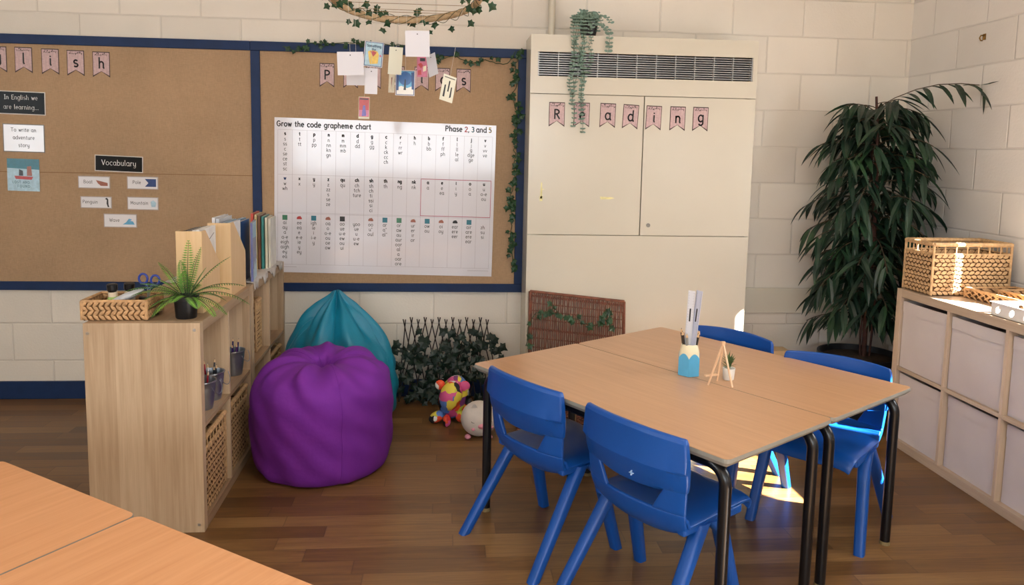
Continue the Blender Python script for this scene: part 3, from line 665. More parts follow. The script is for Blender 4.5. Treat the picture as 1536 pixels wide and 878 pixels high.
def basket(name, lab, w_, d_, h_, loc, rz=0, cw=.03, chh=.02, gap=True, grp=None, m1=None, m2=None, cat='basket', rim_r=.011, tilt=.35, dip=False):
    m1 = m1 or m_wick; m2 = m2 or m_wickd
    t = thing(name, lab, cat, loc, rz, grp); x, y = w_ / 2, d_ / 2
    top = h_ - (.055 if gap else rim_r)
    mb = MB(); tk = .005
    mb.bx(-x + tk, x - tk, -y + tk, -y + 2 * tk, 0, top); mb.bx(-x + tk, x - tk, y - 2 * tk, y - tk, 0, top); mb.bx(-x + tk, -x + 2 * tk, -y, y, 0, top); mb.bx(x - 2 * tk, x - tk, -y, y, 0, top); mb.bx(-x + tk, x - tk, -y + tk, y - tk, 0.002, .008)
    obj('gap_shade_backing', mb, m2, t)  # backing sheet, shade in the weave gaps put into its darker colour
    mb = MB()
    for s in (1, -1):
        weave_wall(mb, (-x * s, -y * s, .004), (s, 0, 0), w_, top - .004, cw, chh, (0, -s, 0), tilt=tilt, braid=not gap)
        weave_wall(mb, (x * s, -y * s, .004), (0, s, 0), d_, top - .004, cw, chh, (s, 0, 0), tilt=tilt, braid=not gap)
        weave_wall(mb, (x * s, (y - .011) * s, .004), (-s, 0, 0), w_, top - .004, cw * 1.3, chh * 1.4, (0, -s, 0), .003)
        weave_wall(mb, ((x - .011) * s, -y * s, .004), (0, s, 0), d_, top - .004, cw * 1.3, chh * 1.4, (-s, 0, 0), .003)
    obj('woven_body', mb, m1, t, smooth=True)
    mb = MB()
    for zz, r in ((h_ - rim_r, rim_r),) + (((top, .005),) if gap else ()):
        for a, b in (((-x, -y), (x, -y)), ((x, -y), (x, y)), ((x, y), (-x, y)), ((-x, y), (-x, -y))):
            L = math.hypot(b[0] - a[0], b[1] - a[1]); n = int(L / .008)
            mb.tube([(a[0] + (b[0] - a[0]) * i / n, a[1] + (b[1] - a[1]) * i / n, zz) for i in range(n + 1)], [r * (1.0 if i % 2 else .88) for i in range(n + 1)], 8)
    for a, b in ((-x, -y), (x, -y), (x, y), (-x, y)): mb.tube([(a, b, .003), (a, b, h_ - rim_r)], .006, 8)
    if gap:
        for i in range(1, 7):
            u = -x + w_ * i / 7
            for yy in (-y, y): mb.tube([(u, yy, top), (u, yy, h_ - rim_r)], .003, 6)
            u = -y + d_ * i / 7
            for xx in (-x, x): mb.tube([(xx, u, top), (xx, u, h_ - rim_r)], .003, 6)
    obj('rim', mb, m1, t, smooth=False)
    return t
GB = 'wicker baskets in the cube bookcases'
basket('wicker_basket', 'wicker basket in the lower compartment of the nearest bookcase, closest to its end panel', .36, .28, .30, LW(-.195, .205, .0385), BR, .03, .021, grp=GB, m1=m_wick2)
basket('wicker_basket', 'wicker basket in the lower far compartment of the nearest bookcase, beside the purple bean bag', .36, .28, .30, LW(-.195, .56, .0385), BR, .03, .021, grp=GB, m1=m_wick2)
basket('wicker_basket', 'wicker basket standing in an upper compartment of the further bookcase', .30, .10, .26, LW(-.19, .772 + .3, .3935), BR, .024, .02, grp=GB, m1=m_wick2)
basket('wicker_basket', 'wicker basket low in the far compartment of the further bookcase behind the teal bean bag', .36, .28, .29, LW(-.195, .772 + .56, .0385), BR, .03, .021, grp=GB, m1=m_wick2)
# pails of pencils
m_zinc = P('galvanised_zinc', '#9aa0a8', .32, .12, 30, metal=.85)
def pail(lab, loc, tilt=0):
    t = thing('metal_pail', lab, 'pail', loc, 0, 'small metal pencil pails on the bookcase shelf'); t.scale = (1.1, 1.1, 1.15)
    obj('bucket', MB().lathe([(.0, .001), (.034, .0), (.035, .004), (.036, .008), (.044, .07), (.0455, .09), (.048, .092), (.048, .096), (.0445, .096), (.043, .09), (.034, .006), (0, .006)], 28), m_zinc, t, smooth=True)
    mb = MB(); mb.tube([(.046 * math.cos(a), .05 * math.sin(a) * .3 - .0, .083 - .034 * math.sin(a) * .9) for a in [PI * i / 12 for i in range(13)]], .0014, 6); 
    mb.v = [(v[1] + .047, v[0], v[2]) for v in mb.v]
    obj('handle', mb, m_zinc, t, smooth=True)
    return t
def pencil(lab, base, d, L, col, grp, r=.0036):
    d = Vector(d).normalized(); t = thing('pencil', lab, 'pencil', base, 0, grp); e = d * L
    M = d.to_track_quat('Z', 'Y').to_euler(); t.rotation_euler = M
    obj('barrel', MB().lathe([(r, 0), (r, L - .016)], 6), P('pencil_' + col, col, .3), t)
    obj('sharpened_tip', MB().lathe([(r, L - .016), (r * .35, L - .004)], 8), P('pencil_wood', '#d9b58a', .7), t)
    obj('lead', MB().lathe([(r * .35, L - .004), (.0002, L)], 8), P('lead_' + col, col, .4), t)
rp = random.Random(4)
for nm, x, y, cols, pk in (('zinc pail in the near upper compartment, mostly hidden by the end panel', -.058, .205, [('#a02030', 'crimson'), ('#b8262c', 'bright red'), ('#8c1a28', 'dark red'), ('#c33d3a', 'light red')], 'near'),
                       ('zinc pail of dark and red pencils beside the first divider', -.058, .322, [('#22222a', 'black'), ('#3a3a42', 'dark grey'), ('#2a2a30', 'charcoal'), ('#a82238', 'red'), ('#d8d8dc', 'white'), ('#23262f', 'blackish blue')], 'divider'),
                       ('zinc pail of purple pencils in the second upper compartment', -.058, .655, [('#2a2352', 'dark purple'), ('#3a2a70', 'purple'), ('#23235a', 'navy'), ('#4a3a88', 'violet'), ('#2e2352', 'deep purple'), ('#1f2a66', 'dark blue'), ('#402a70', 'plum'), ('#58306a', 'mauve')], 'second compartment')):
    lx = LW(x, y, .3935); pail(nm, lx)
    for i, (c, col_w) in enumerate(cols):
        a = 2 * PI * i / len(cols) + .3; r = .021
        dx, dy = math.cos(a), math.sin(a)
        b = Vector(lx) + Vector((dx * r * .55, dy * r * .55, .012))
        pencil('%s pencil in the %s' % (col_w, {'near': 'zinc pail nearest the bookcase end panel', 'divider': 'zinc pail beside the first divider', 'second compartment': 'zinc pail of the second compartment'}[pk]), b, (dx * .1 + rp.uniform(-.02, .02), dy * .1 + rp.uniform(-.02, .02), 1), rp.uniform(.12, .15), c, 'pencils in the zinc pails')
# woven tray with bits on the bookcase top
tl = Vector((-1.165, 2.792, .771))
m_tan = P('seagrass_backing', '#8f6a44', .8, .3, 60)
basket('seagrass_tray', 'low plaited seagrass tray holding glue and scissors on the near bookcase', .215, .165, .075, tl, .03, .019, .0155, gap=False, cat='tray', rim_r=.006, tilt=.7, m2=m_tan)
m_blk = P('black_plastic', '#121317', .35, .2)
def glue(loc, rx, ry, c):
    t = thing('glue_bottle', 'cream glue bottle with black cap in the seagrass tray' if c else 'white glue bottle with black cap at the back of the seagrass tray', 'bottle', loc); t.rotation_euler = (rx, ry, 0)
    obj('bottle_body', MB().lathe([(0, 0), (.02, 0), (.021, .004), (.021, .05), (.015, .062), (.0, .062)], 20), P('glue_label_green' if c else 'glue_white', '#9cbf62' if c else '#e6e2da', .35), t, smooth=True)
    obj('collar', MB().lathe([(.0155, .06), (.0155, .078), (.0, .078)], 16), P('cream_plastic', '#e6d3b8', .4), t, smooth=True)
    mb = MB(); mb.lathe([(.013, .078), (.018, .086), (.0185, .105), (.013, .108), (0, .108)], 14)
    obj('cap', mb, m_blk, t, smooth=False)
glue((-1.20, 2.80, .780), .05, -.03, 1); glue((-1.165, 2.835, .780), .1, .1, 0)
t = thing('scissors', 'scissors with round blue handles standing in the seagrass tray', 'scissors', (-1.085, 2.80, .782)); t.rotation_euler = (.1, .12, 0)
mb = MB()
for s in (-1, 1): mb.tube([(s * .021 + .015 * math.cos(a), 0, .125 + .018 * math.sin(a)) for a in [2 * PI * i / 18 for i in range(19)]], .0042, 8, cap=False)
mb.tube([(-.014, 0, .109), (0, 0, .088)], .0035, 6); mb.tube([(.014, 0, .109), (0, 0, .088)], .0035, 6)
obj('handles', mb, P('blue_handle', '#2a3f95', .35), t, smooth=True)
mb = MB(); mb.prism([(-.006, .09), (.007, .09), (.002, 0), (-.001, 0)], (0, -.001, 0), (1, 0, 0), (0, 0, 1), (0, .0015, 0)); obj('blades', mb, m_screw, t)
t = thing('glasses_case', 'pale grey oval case lying in the seagrass tray', 'case', (-1.15, 2.775, .842)); t.rotation_euler = (0, -.42, .1)
obj('case_shell', MB().blob((0, 0, 0), (.07, .026, .014)), P('pale_grey_plastic', '#c9cacc', .3, .05), t, smooth=True)
t = thing('marker_case', 'black zipped pouch in the seagrass tray', 'pouch', (-1.085, 2.815, .80)); t.rotation_euler = (.1, .9, .2)
obj('pouch_body', MB().blob((0, 0, 0), (.05, .035, .02), 12, 8), m_blk, t, smooth=True)
# potted fern
def fern(lab, loc, n, seed):
    rn = random.Random(seed); t = thing('potted_fern', lab, 'plant', loc)
    obj('pot', MB().lathe([(0, .0), (.034, 0), (.036, .004), (.0405, .062), (.044, .064), (.0455, .082), (.0425, .084), (.040, .08), (.0395, .07), (0, .068)], 32), m_blk, t, smooth=True)
    obj('soil', MB().lathe([(0, .074), (.04, .072)], 20), P('soil', '#2a1e15', .9, .3, 90), t)
    fr = [(-150, .17, .55), (175, .19, .35), (160, .15, 1.1), (200, .16, .15), (-170, .15, .75), (120, .13, 1.25), (95, .20, 1.38), (60, .18, 1.25), (30, .20, 1.0), (15, .20, .65), (0, .22, .42), (-15, .16, .2), (-40, .14, .1), (-65, .11, .25), (-95, .11, .35), (-120, .13, .1), (140, .12, .2), (80, .12, .5), (-25, .17, .65), (185, .20, .6), (45, .14, .3), (110, .1, .9), (-140, .12, .9), (10, .12, 1.2)]
    mb = MB(); st = MB()
    for az, L, el in fr:
        a = math.radians(az + rn.uniform(-6, 6)); d = Vector((math.cos(a) * math.cos(el), math.sin(a) * math.cos(el) * .55, math.sin(el))).normalized()
        p = Vector((math.cos(a) * .012, math.sin(a) * .012, .076)); k = 23; pts = [p.copy()]; dd = d.copy()
        for i in range(k): p = p + dd * (L / k); dd = (dd + Vector((0, 0, -.05 * (1.3 - el * .6)))).normalized(); pts.append(p.copy())
        for i_ in range(len(pts)): pts[i_].z = max(pts[i_].z, .018)
        st.tube(pts, [.0014 * (1 - i / (k + 3)) + .0004 for i in range(k + 1)], 5)
        for i in range(3, k + 1):
            q = pts[i]; dr = (pts[i] - pts[i - 1]).normalized(); sd = dr.cross(Vector((0, 0, 1)))
            if sd.length < .2: sd = Vector((math.sin(a), -math.cos(a), 0))
            sd.normalize(); nn = sd.cross(dr); wl = .025 * math.sin(PI * min(1, (i / k) * .93 + .05)) ** .6
            for h_ in (0,):
                for s in (-1, 1):
                    c = q - dr * (L / k) * h_; tip = c + sd * s * wl + dr * wl * .3 - Vector((0, 0, wl * .25))
                    mid = (c + tip) / 2 + dr * .0024; mid2 = (c + tip) / 2 - dr * .0027
                    mb.add([c, mid + nn * .001, tip, mid2 + nn * .001], [(0, 1, 2, 3)])
    fo = obj('fronds', mb, P('fern_green', '#6a9c3a', .5, .6, 14), t); obj('frond_stems', st, m_stem, t)
    return t
fern('bright green artificial fern in a black plastic pot on the near bookcase corner', (-.937, 2.768, .7702), 22, 3)
# magazine files
m_bir = wood('birch_ply', '#dfc095', '#cca877', 'Z', .5, .8)
def mag(lab, x0, x1, y0, y1, H=.305, low=.165):
    t = thing('magazine_file', lab, 'magazine file', ((x0 + x1) / 2, (y0 + y1) / 2, .7702), BR * 1.0, 'wooden magazine files on the bookcase'); w_, l_ = (x1 - x0) / 2, (y1 - y0) / 2; q = .005
    obj('back_panel', MB().bx(-w_, w_, -l_, -l_ + q, 0, H), m_bir, t)
    for s in (-w_, w_ - q): obj('side_panel', MB().prism([(-l_ + q, 0), (l_ - q, 0), (l_ - q, low), (-l_ + q + .045, H), (-l_ + q, H)], (s, 0, 0), (0, 1, 0), (0, 0, 1), (q, 0, 0)), m_bir, t)
    obj('front_panel', MB().bx(-w_, w_, l_ - q, l_, 0, low), m_bir, t)
    obj('base_panel', MB().bx(-w_ + q, w_ - q, -l_ + q, l_ - q, 0, q), m_bir, t)
    return t
mag('pale wooden magazine file directly behind the fern', -.995, -.903, 2.842, 3.072)
mag('pale wooden magazine file standing second along the bookcase', -.985, -.893, 3.178, 3.42)
def book(name, lab, c, w_, d_, h_, rz, cover, edge='#e6e2d8', grp=None, ry=0, cat='book', deco=None):
    """standing book: cover faces +-x, thickness w_, depth d_, height h_"""
    t = thing(name, lab, cat, c, rz, grp); t.rotation_euler = (ry, 0, rz)
    m = P('cover_' + cover, cover, .3, .25, 9)
    obj('cover', MB().bx(-w_ / 2, -w_ / 2 + .0018, -d_ / 2, d_ / 2, 0, h_).bx(w_ / 2 - .0018, w_ / 2, -d_ / 2, d_ / 2, 0, h_).bx(-w_ / 2, w_ / 2, -d_ / 2 - .0012, -d_ / 2, 0, h_), m, t)
    obj('pages', MB().bx(-w_ / 2 + .0018, w_ / 2 - .0018, -d_ / 2, d_ / 2 - .002, .002, h_ - .002), P('pages' + edge, edge, .8, .06, 200), t)
    return t
for i, (x, c) in enumerate(((-.978, '#5a4a42'), (-.964, '#3a3a44'), (-.948, '#4a4640'), (-.933, '#e9e9e6'), (-.918, '#eceae6'))):
    book('exercise_book', ['brown', 'dark grey', 'khaki', 'white', 'white patterned'][i] + ' booklet filed in the first magazine file', (x, 2.955, .7755), .012, .205, .296 + .002 * i, BR, c, grp=None)
t = [o for o in C.objects if o.get('label', '').startswith('white patterned')][0]
mb = MB(); q = .0063
mb.add([(q, -.06, .265), (q, .0, .25), (q, .08, .275), (q, .08, .278), (q, 0, .254), (q, -.06, .268)], [(0, 1, 4, 5), (1, 2, 3, 4)]); mb.add([(q, -.02, .21), (q, -.01, .20), (q, -.015, .19), (q, -.022, .20)], [(0, 1, 2, 3)])
obj('printed_branch', mb, m_ink, t)
for i, (x, c, h_) in enumerate(((-.966, '#d8d8dc', .32), (-.95, '#c9ccd2', .315), (-.932, '#7fa0b8', .30), (-.914, '#e8e9ee', .295))):
    book('exercise_book', ['tall white', 'pale grey', 'blue grey', 'bright white'][i] + ' booklet filed in the second magazine file', (x, 3.30, .7755), .013, .20, h_, BR, c)
book('picture_book', 'large deep blue picture book standing behind the second magazine file', (-.935, 3.545, .776), .012, .20, .28, .05, '#1f4f86')
book('picture_book', 'pale blue hardback standing beside the deep blue book', (-.955, 3.545, .776), .014, .21, .285, .03, '#6f9dbf')
t = book('picture_book', 'purple and blue picture book facing into the room, leaning by the magazine files', (-.905, 3.60, .776), .010, .19, .27, .16, '#6a72a8')
mb = MB(); q = .0052
mb.add([(q, -.09, .0), (q, .09, 0), (q, .09, .08), (q, .05, .09), (q, .02, .06), (q, -.02, .09), (q, -.05, .05), (q, -.09, .06)], [tuple(range(8))]); obj('printed_snow', mb, P('snow_blue', '#a8cbe0', .3), t)
mb = MB(); mb.add([(q, -.09, .2), (q, .09, .19), (q, .09, .268), (q, -.09, .268)], [(0, 1, 2, 3)]); obj('printed_sky', mb, P('sky_blue2', '#7fb0cc', .3, .2), t)
for i, (x, c, nm) in enumerate(((-.972, '#c8402c', 'red'), (-.958, '#c9b684', 'straw coloured'), (-.944, '#7a5238', 'brown'), (-.930, '#3f8a86', 'teal'), (-.915, '#e2dcc4', 'cream'), (-.902, '#d8d4c6', 'off white'))):
    book('picture_book', nm + ' picture book in the row at the wall end of the bookcase', (x - .01, 3.95 + .012 * i, .776), .011, .19, .285 - .006 * i, .08 - .0 * i, c)
# crumpled cloth over the second unit
mb = MB(); nx, ny = 26, 40; rc = random.Random(9)
ph_ = [(rc.uniform(8, 40), rc.uniform(8, 40), rc.uniform(0, 6)) for _ in range(7)]
for j in range(ny + 1):
    for i in range(nx + 1):
        u, v = i / nx, j / ny; edge = .012 + .012 * math.sin(v * 23) + .008 * math.sin(v * 61 + 1)
        x = -.392 + (.392 + edge) * u; y = .772 + .03 + .70 * v
        z = .7715 + .0018 * sum(1 + math.sin(a * x + b * y + c) for a, b, c in ph_) / 3
        if x > .003: z = .7735 - (x - .003) * 1.6
        p = LW(min(x, .005 + .0015 * math.sin(v * 40)), y, z); mb.v.append(p)
for j in range(ny):
    for i in range(nx):
        a = j * (nx + 1) + i; mb.f.append((a, a + 1, a + nx + 2, a + nx + 1)); mb.m.append(0)
o = obj('table_cloth', mb, P('grey_white_cloth', '#c4beb8', .85, .08, 20, .3, 60), smooth=True); s = o.modifiers.new('s', 'SOLIDIFY'); s.thickness = .0015; s.offset = 1
tag(o, 'crumpled pale grey cloth covering the top of the further bookcase', 'cloth')

# ================================================================ BEAN BAGS
def crom(P_, n):
    out = []; P_ = [P_[0]] + P_ + [P_[-1]]
    for i in range(1, len(P_) - 2):
        for k in range(n):
            t = k / n; a, b, c, d = P_[i - 1:i + 3]
            out.append(tuple(.5 * (2 * b[j] + (c[j] - a[j]) * t + (2 * a[j] - 5 * b[j] + 4 * c[j] - d[j]) * t * t + (3 * b[j] - a[j] - 3 * c[j] + d[j]) * t ** 3) for j in range(len(b))))
    out.append(P_[-2]); return out
def beanbag(name, lab, loc, prof, m, seams, top0, lean=(0, 0), seed=1, fold=.02, wr=.004, tilt=0.):
    rn = random.Random(seed); t = thing(name, lab, 'bean bag', loc); pr = crom(prof, 5); n = 120; H = max(z for r, z in pr)
    fs = [(rn.randint(3, 16), rn.uniform(3, 26), rn.uniform(0, 6.3), rn.uniform(.4, 1)) for _ in range(16)]
    mb = MB(); K = len(pr)
    for i, (r, z) in enumerate(pr):
        w_ = max(0, (i / K - top0) / (1 - top0))
        for j in range(n):
            th = 2 * PI * j / n
            d = 0
            if w_ > 0: d += fold * math.sin(PI * min(1, w_ * 1.1)) * (math.cos(7 * th + .7 + 1.5 * w_) * .6 + math.cos(11 * th + 2.0) * .35 + abs(math.sin(4.5 * th)) * .4 - .2)
            d += wr * sum(a * math.sin(f * th + g * z * 2 + p) for f, g, p, a in fs) / 4 * (1 if z > .01 else .3)
            sm = min(abs(((th - s + PI) % (2 * PI)) - PI) for s in seams); d -= .006 * math.exp(-(sm / .03) ** 2) * (1 if r > .05 else 0)
            rr = max(.0, r + d * min(1, r / .08)); k = z / H
            mb.v.append((rr * math.cos(th) + lean[0] * k * k, rr * math.sin(th) + lean[1] * k * k, max(0, z + (d * .6 if w_ > 0 else 0) + (tilt * k * k * math.sin(th) * rr / .3))))
    for i in range(K - 1):
        for j in range(n): mb.f.append((i * n + j, i * n + (j + 1) % n, (i + 1) * n + (j + 1) % n, (i + 1) * n + j)); mb.m.append(0)
    mb.f.append(tuple(range(n))[::-1]); mb.m.append(0); mb.f.append(tuple((K - 1) * n + j for j in range(n))); mb.m.append(0)
    bag = obj('bag', mb, m, t, smooth=True)
    sm = MB(); i0 = int(K * .22); i1 = int(K * .93)
    for s in seams:
        j = round(s / (2 * PI) * n) % n
        pts = []
        for i in range(i0, i1): v = Vector(mb.v[i * n + j]); o2 = v.copy(); o2.z = 0; pts.append(v + (o2.normalized() if o2.length > 0 else Vector()) * .001 + Vector((0, 0, .0005)))
        sm.tube(pts, .0016, 5)
    obj('seam_piping', sm, m, t, smooth=True)
    return t
m_pur = P('purple_cotton', '#742a96', .75, .08, 5, .35, 45, spec=.25)
m_teal = P('teal_nylon', '#0c7d9a', .42, .1, 6, .3, 30, spec=.5)
beanbag('bean_bag', 'round purple fabric bean bag sitting in front of the bookcases', (-.541, 3.285, 0),
        [(.02, 0), (.18, 0), (.255, .003), (.288, .04), (.300, .12), (.303, .22), (.300, .32), (.287, .40), (.25, .455), (.19, .49), (.12, .502), (.06, .485), (.025, .44), (.006, .41)], m_pur, [-1.15, -1.15 + 1.57, -1.15 + 3.14, -1.15 - 1.57 - .9], .60, (.02, -.085), 2, .027, .007, tilt=.03)
beanbag('bean_bag', 'teal teardrop bean bag with a pointed top behind the purple one', (-.555, 3.902, 0),
        [(.02, 0), (.2, 0), (.27, .02), (.298, .10), (.30, .20), (.285, .30), (.25, .39), (.19, .48), (.12, .56), (.05, .63), (.018, .67), (.004, .675)], m_teal, [-1.57, -.35, 3.5, 1.5, -2.6], .40, (.0, -.06), 5, .026, .008)

# ================================================================ TRELLIS, TOYS, HAMPER
t = thing('ivy_trellis', 'dark expanding willow trellis covered in ivy leaves standing against the wall', 'trellis', (0, 4.12, 0))
mb = MB()
for i in range(13):
    xn = -.235 + .0385 * i; zt = .455 + .012 * (i % 2)
    for s in (-1, 1):
        top = Vector((xn - s * .007, s * .004 + .05, zt)); bot = Vector((max(-.262, min(.30, xn + s * .10)), s * .004, 0))
        mb.tube([top, top.lerp(bot, .3), top.lerp(bot, .65) + Vector((.003 * s, 0, 0)), bot], .0034, 6)
obj('willow_sticks', mb, P('willow_dark', '#2b1f19', .8, .3, 50), t)
rn = random.Random(12); mb = MB()
for i in range(230):
    x = rn.gauss(0, .14); z = rn.uniform(.01, .40)
    if x > .30 or x < -.262: continue
    if z > .33 and rn.random() < .5: continue
    ivy_leaf(mb, (x, rn.uniform(-.09, .0) + z * .1, z), (rn.uniform(-.6, .6), -1, rn.uniform(-.2, .9)), (rn.uniform(-1, 1), 0, rn.uniform(-1, .4)), rn.uniform(.032, .052), wide=1.15)
for p in ((.28, -.05, .30), (.30, -.07, .26), (.31, -.05, .32), (-.28, -.05, .30), (-.27, -.06, .34), (-.29, -.06, .24)): ivy_leaf(mb, p, (.1, -1, .3), (p[0], 0, -.2), .05)
obj('ivy_leaves', mb, m_ivy_shade, t)
# patchwork soft toy (plain shape)
T = NT('patchwork_cloth'); vo = T('ShaderNodeTexVoronoi', {'feature': 'F1', 'distance': 'MANHATTAN'}, Vector=T.coord(), Scale=21.0, Randomness=.55); ve = T('ShaderNodeSeparateColor', i0=vo.outputs['Color'])
pc = T.ramp(ve.outputs[0], [(0, lin('#e3502a')), (.13, lin('#e8d24a')), (.26, lin('#d7578f')), (.39, lin('#1c1a20')), (.5, lin('#f0ece4')), (.6, lin('#5a7fc0')), (.7, lin('#d9302a')), (.8, lin('#7a3a78')), (.9, lin('#c8cc4a'))], 'CONSTANT')
m_patch = T.fin(pc, .55)
t = thing('patchwork_soft_toy', 'soft toy sewn from bright multicoloured patches slumped on the floor by the trellis', 'soft toy', (.02, 3.80, 0))
rotb = Matrix.Rotation(.25, 3, 'Y')
obj('body', MB().blob((.02, .03, .12), (.075, .085, .115), 24, 16, rot=rotb), m_patch, t, smooth=True)
obj('head', MB().blob((.005, -.045, .15), (.058, .055, .078), 24, 14, rot=rotb), m_patch, t, smooth=True)
for p, r in (((-.05, -.02, .20), (.026, .014, .026)), ((.075, -.03, .195), (.028, .014, .028))): obj('ear', MB().blob(p, r, 14, 8), m_patch, t, smooth=True)
for p, r, rt in (((-.065, -.03, .035), (.045, .028, .028), .5), ((-.015, -.075, .03), (.022, .024, .032), 0), ((.09, .0, .07), (.022, .022, .055), -.3), ((.06, -.03, .035), (.03, .03, .03), 0)):
    obj('leg', MB().blob(p, r, 14, 8, rot=Matrix.Rotation(-rt, 3, 'Y')), m_patch, t, smooth=True)
t = thing('pig_soft_toy', 'round off-white soft toy pig with a sleepy face beside the table leg', 'soft toy', (.163, 3.60, 0))
m_pl = P('off_white_plush', '#d8cfc6', .9, .07, 14, .4, 200)
obj('body', MB().blob((0, 0, .086), (.089, .085, .086), 28, 18), m_pl, t, smooth=True)
for s in (-1, 1): obj('ear', MB().prism([(-.018, 0), (.018, 0), (.004, .032), (-.006, .03)], (s * .036 + .012, -.045, .148), (1, s * .2, 0), (0, -.35, .9), (0, .008, 0)), m_pl, t, bev=.003)
m_pk = P('pink_felt', '#d98e9c', .8, .05)
obj('snout', MB().blob((.012, -.083, .074), (.020, .012, .013), 14, 8), m_pk, t, smooth=True)
for x, z in ((-.03, .058), (.058, .068)): obj('cheek', MB().blob((x, -.0775 if x > 0 else -.079, z), (.009, .006, .008), 12, 6), m_pk, t, smooth=True)
mb = MB()
for cx in (-.026, .046): mb.tube([(cx + .013 * math.cos(a), -.083 + abs(cx) * .12, .098 + .008 * math.sin(a)) for a in [PI + PI * i / 8 for i in range(9)]], .0012, 5)
obj('closed_eyes', mb, m_ink, t)
for x, y in ((-.055, -.05), (.05, -.055)): obj('foot', MB().blob((x, y, .012), (.016, .018, .012), 12, 6), m_pk, t, smooth=True)

# wicker hamper, lid propped open
t = thing('wicker_hamper', 'red brown wicker hamper with its lid raised against the cream cabinet', 'hamper', (.66, 3.78, 0))
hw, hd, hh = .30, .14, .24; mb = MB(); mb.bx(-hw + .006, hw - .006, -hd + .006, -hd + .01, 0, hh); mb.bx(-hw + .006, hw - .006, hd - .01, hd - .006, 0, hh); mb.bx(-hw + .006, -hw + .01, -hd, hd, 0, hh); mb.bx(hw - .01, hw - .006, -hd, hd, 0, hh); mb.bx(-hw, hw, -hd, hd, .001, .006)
obj('gap_shade_backing', mb, P('willow_shadow', '#2c1a12', .9), t)  # dark inner sheet, shade between the strands painted into its colour
mb = MB()
for s in (1, -1):
    weave_wall(mb, (-hw * s, -hd * s, .004), (s, 0, 0), 2 * hw, hh - .01, .026, .0085, (0, -s, 0), .005, .12); weave_wall(mb, (hw * s, -hd * s, .004), (0, s, 0), 2 * hd, hh - .01, .026, .0085, (s, 0, 0), .005, .12)
for a, b in (((-hw, -hd), (hw, -hd)), ((hw, -hd), (hw, hd)), ((hw, hd), (-hw, hd)), ((-hw, hd), (-hw, -hd))):
    mb.tube([(a[0], a[1], hh), (b[0], b[1], hh)], .008, 8); mb.tube([(a[0], a[1], .008), (b[0], b[1], .008)], .007, 8)
obj('woven_body', mb, m_red, t, smooth=True)
lid = MB(); O = Vector((0, .135, .25)); ux = Vector((1, 0, -.105)).normalized(); uz = Vector((0, .1, .995)).normalized()
def LP(u, v, e=0): return O + ux * (u) + uz * v + Vector((0, -e, 0))
X0, X1, H0 = -.22, .295, .385; rn = random.Random(3)
for a, b in (((X0, 0), (X1, 0)), ((X1, 0), (X1, H0)), ((X1, H0), (X0, H0)), ((X0, H0), (X0, 0))): lid.tube([LP(*a), LP(*b)], .0075, 8)
nS = 46
for i in range(1, nS):
    u = X0 + (X1 - X0) * i / nS; lid.tube([LP(u + rn.uniform(-.002, .002), H0 * k / 8, .003 * (1 if (k + i) % 2 else -1)) for k in range(9)], .0036, 5)
for v, c in ((.03, 2), (.09, 1), (.14, 1), (.185, 2), (.24, 1), (.285, 1), (.325, 1), (.36, 2)):
    for q in range(c): lid.tube([LP(X0 + (X1 - X0) * k / 60, v + q * .006, .004 * (1 if (k + q) % 2 else -1)) for k in range(61)], .0026, 5)
obj('lid', lid, m_red, t)
m_lv = m_ivy
garland('ivy_garland', 'short ivy sprays wound over the raised hamper lid', 'garland',
        [(.42, 3.885, .38), (.43, 3.885, .48), (.47, 3.885, .56), (.50, 3.885, .52), (.55, 3.885, .60), (.60, 3.885, .53), (.68, 3.885, .52), (.72, 3.885, .50), (.80, 3.885, .49), (.84, 3.885, .56), (.86, 3.885, .48)], 36, .028, .018, 0, seed=8)

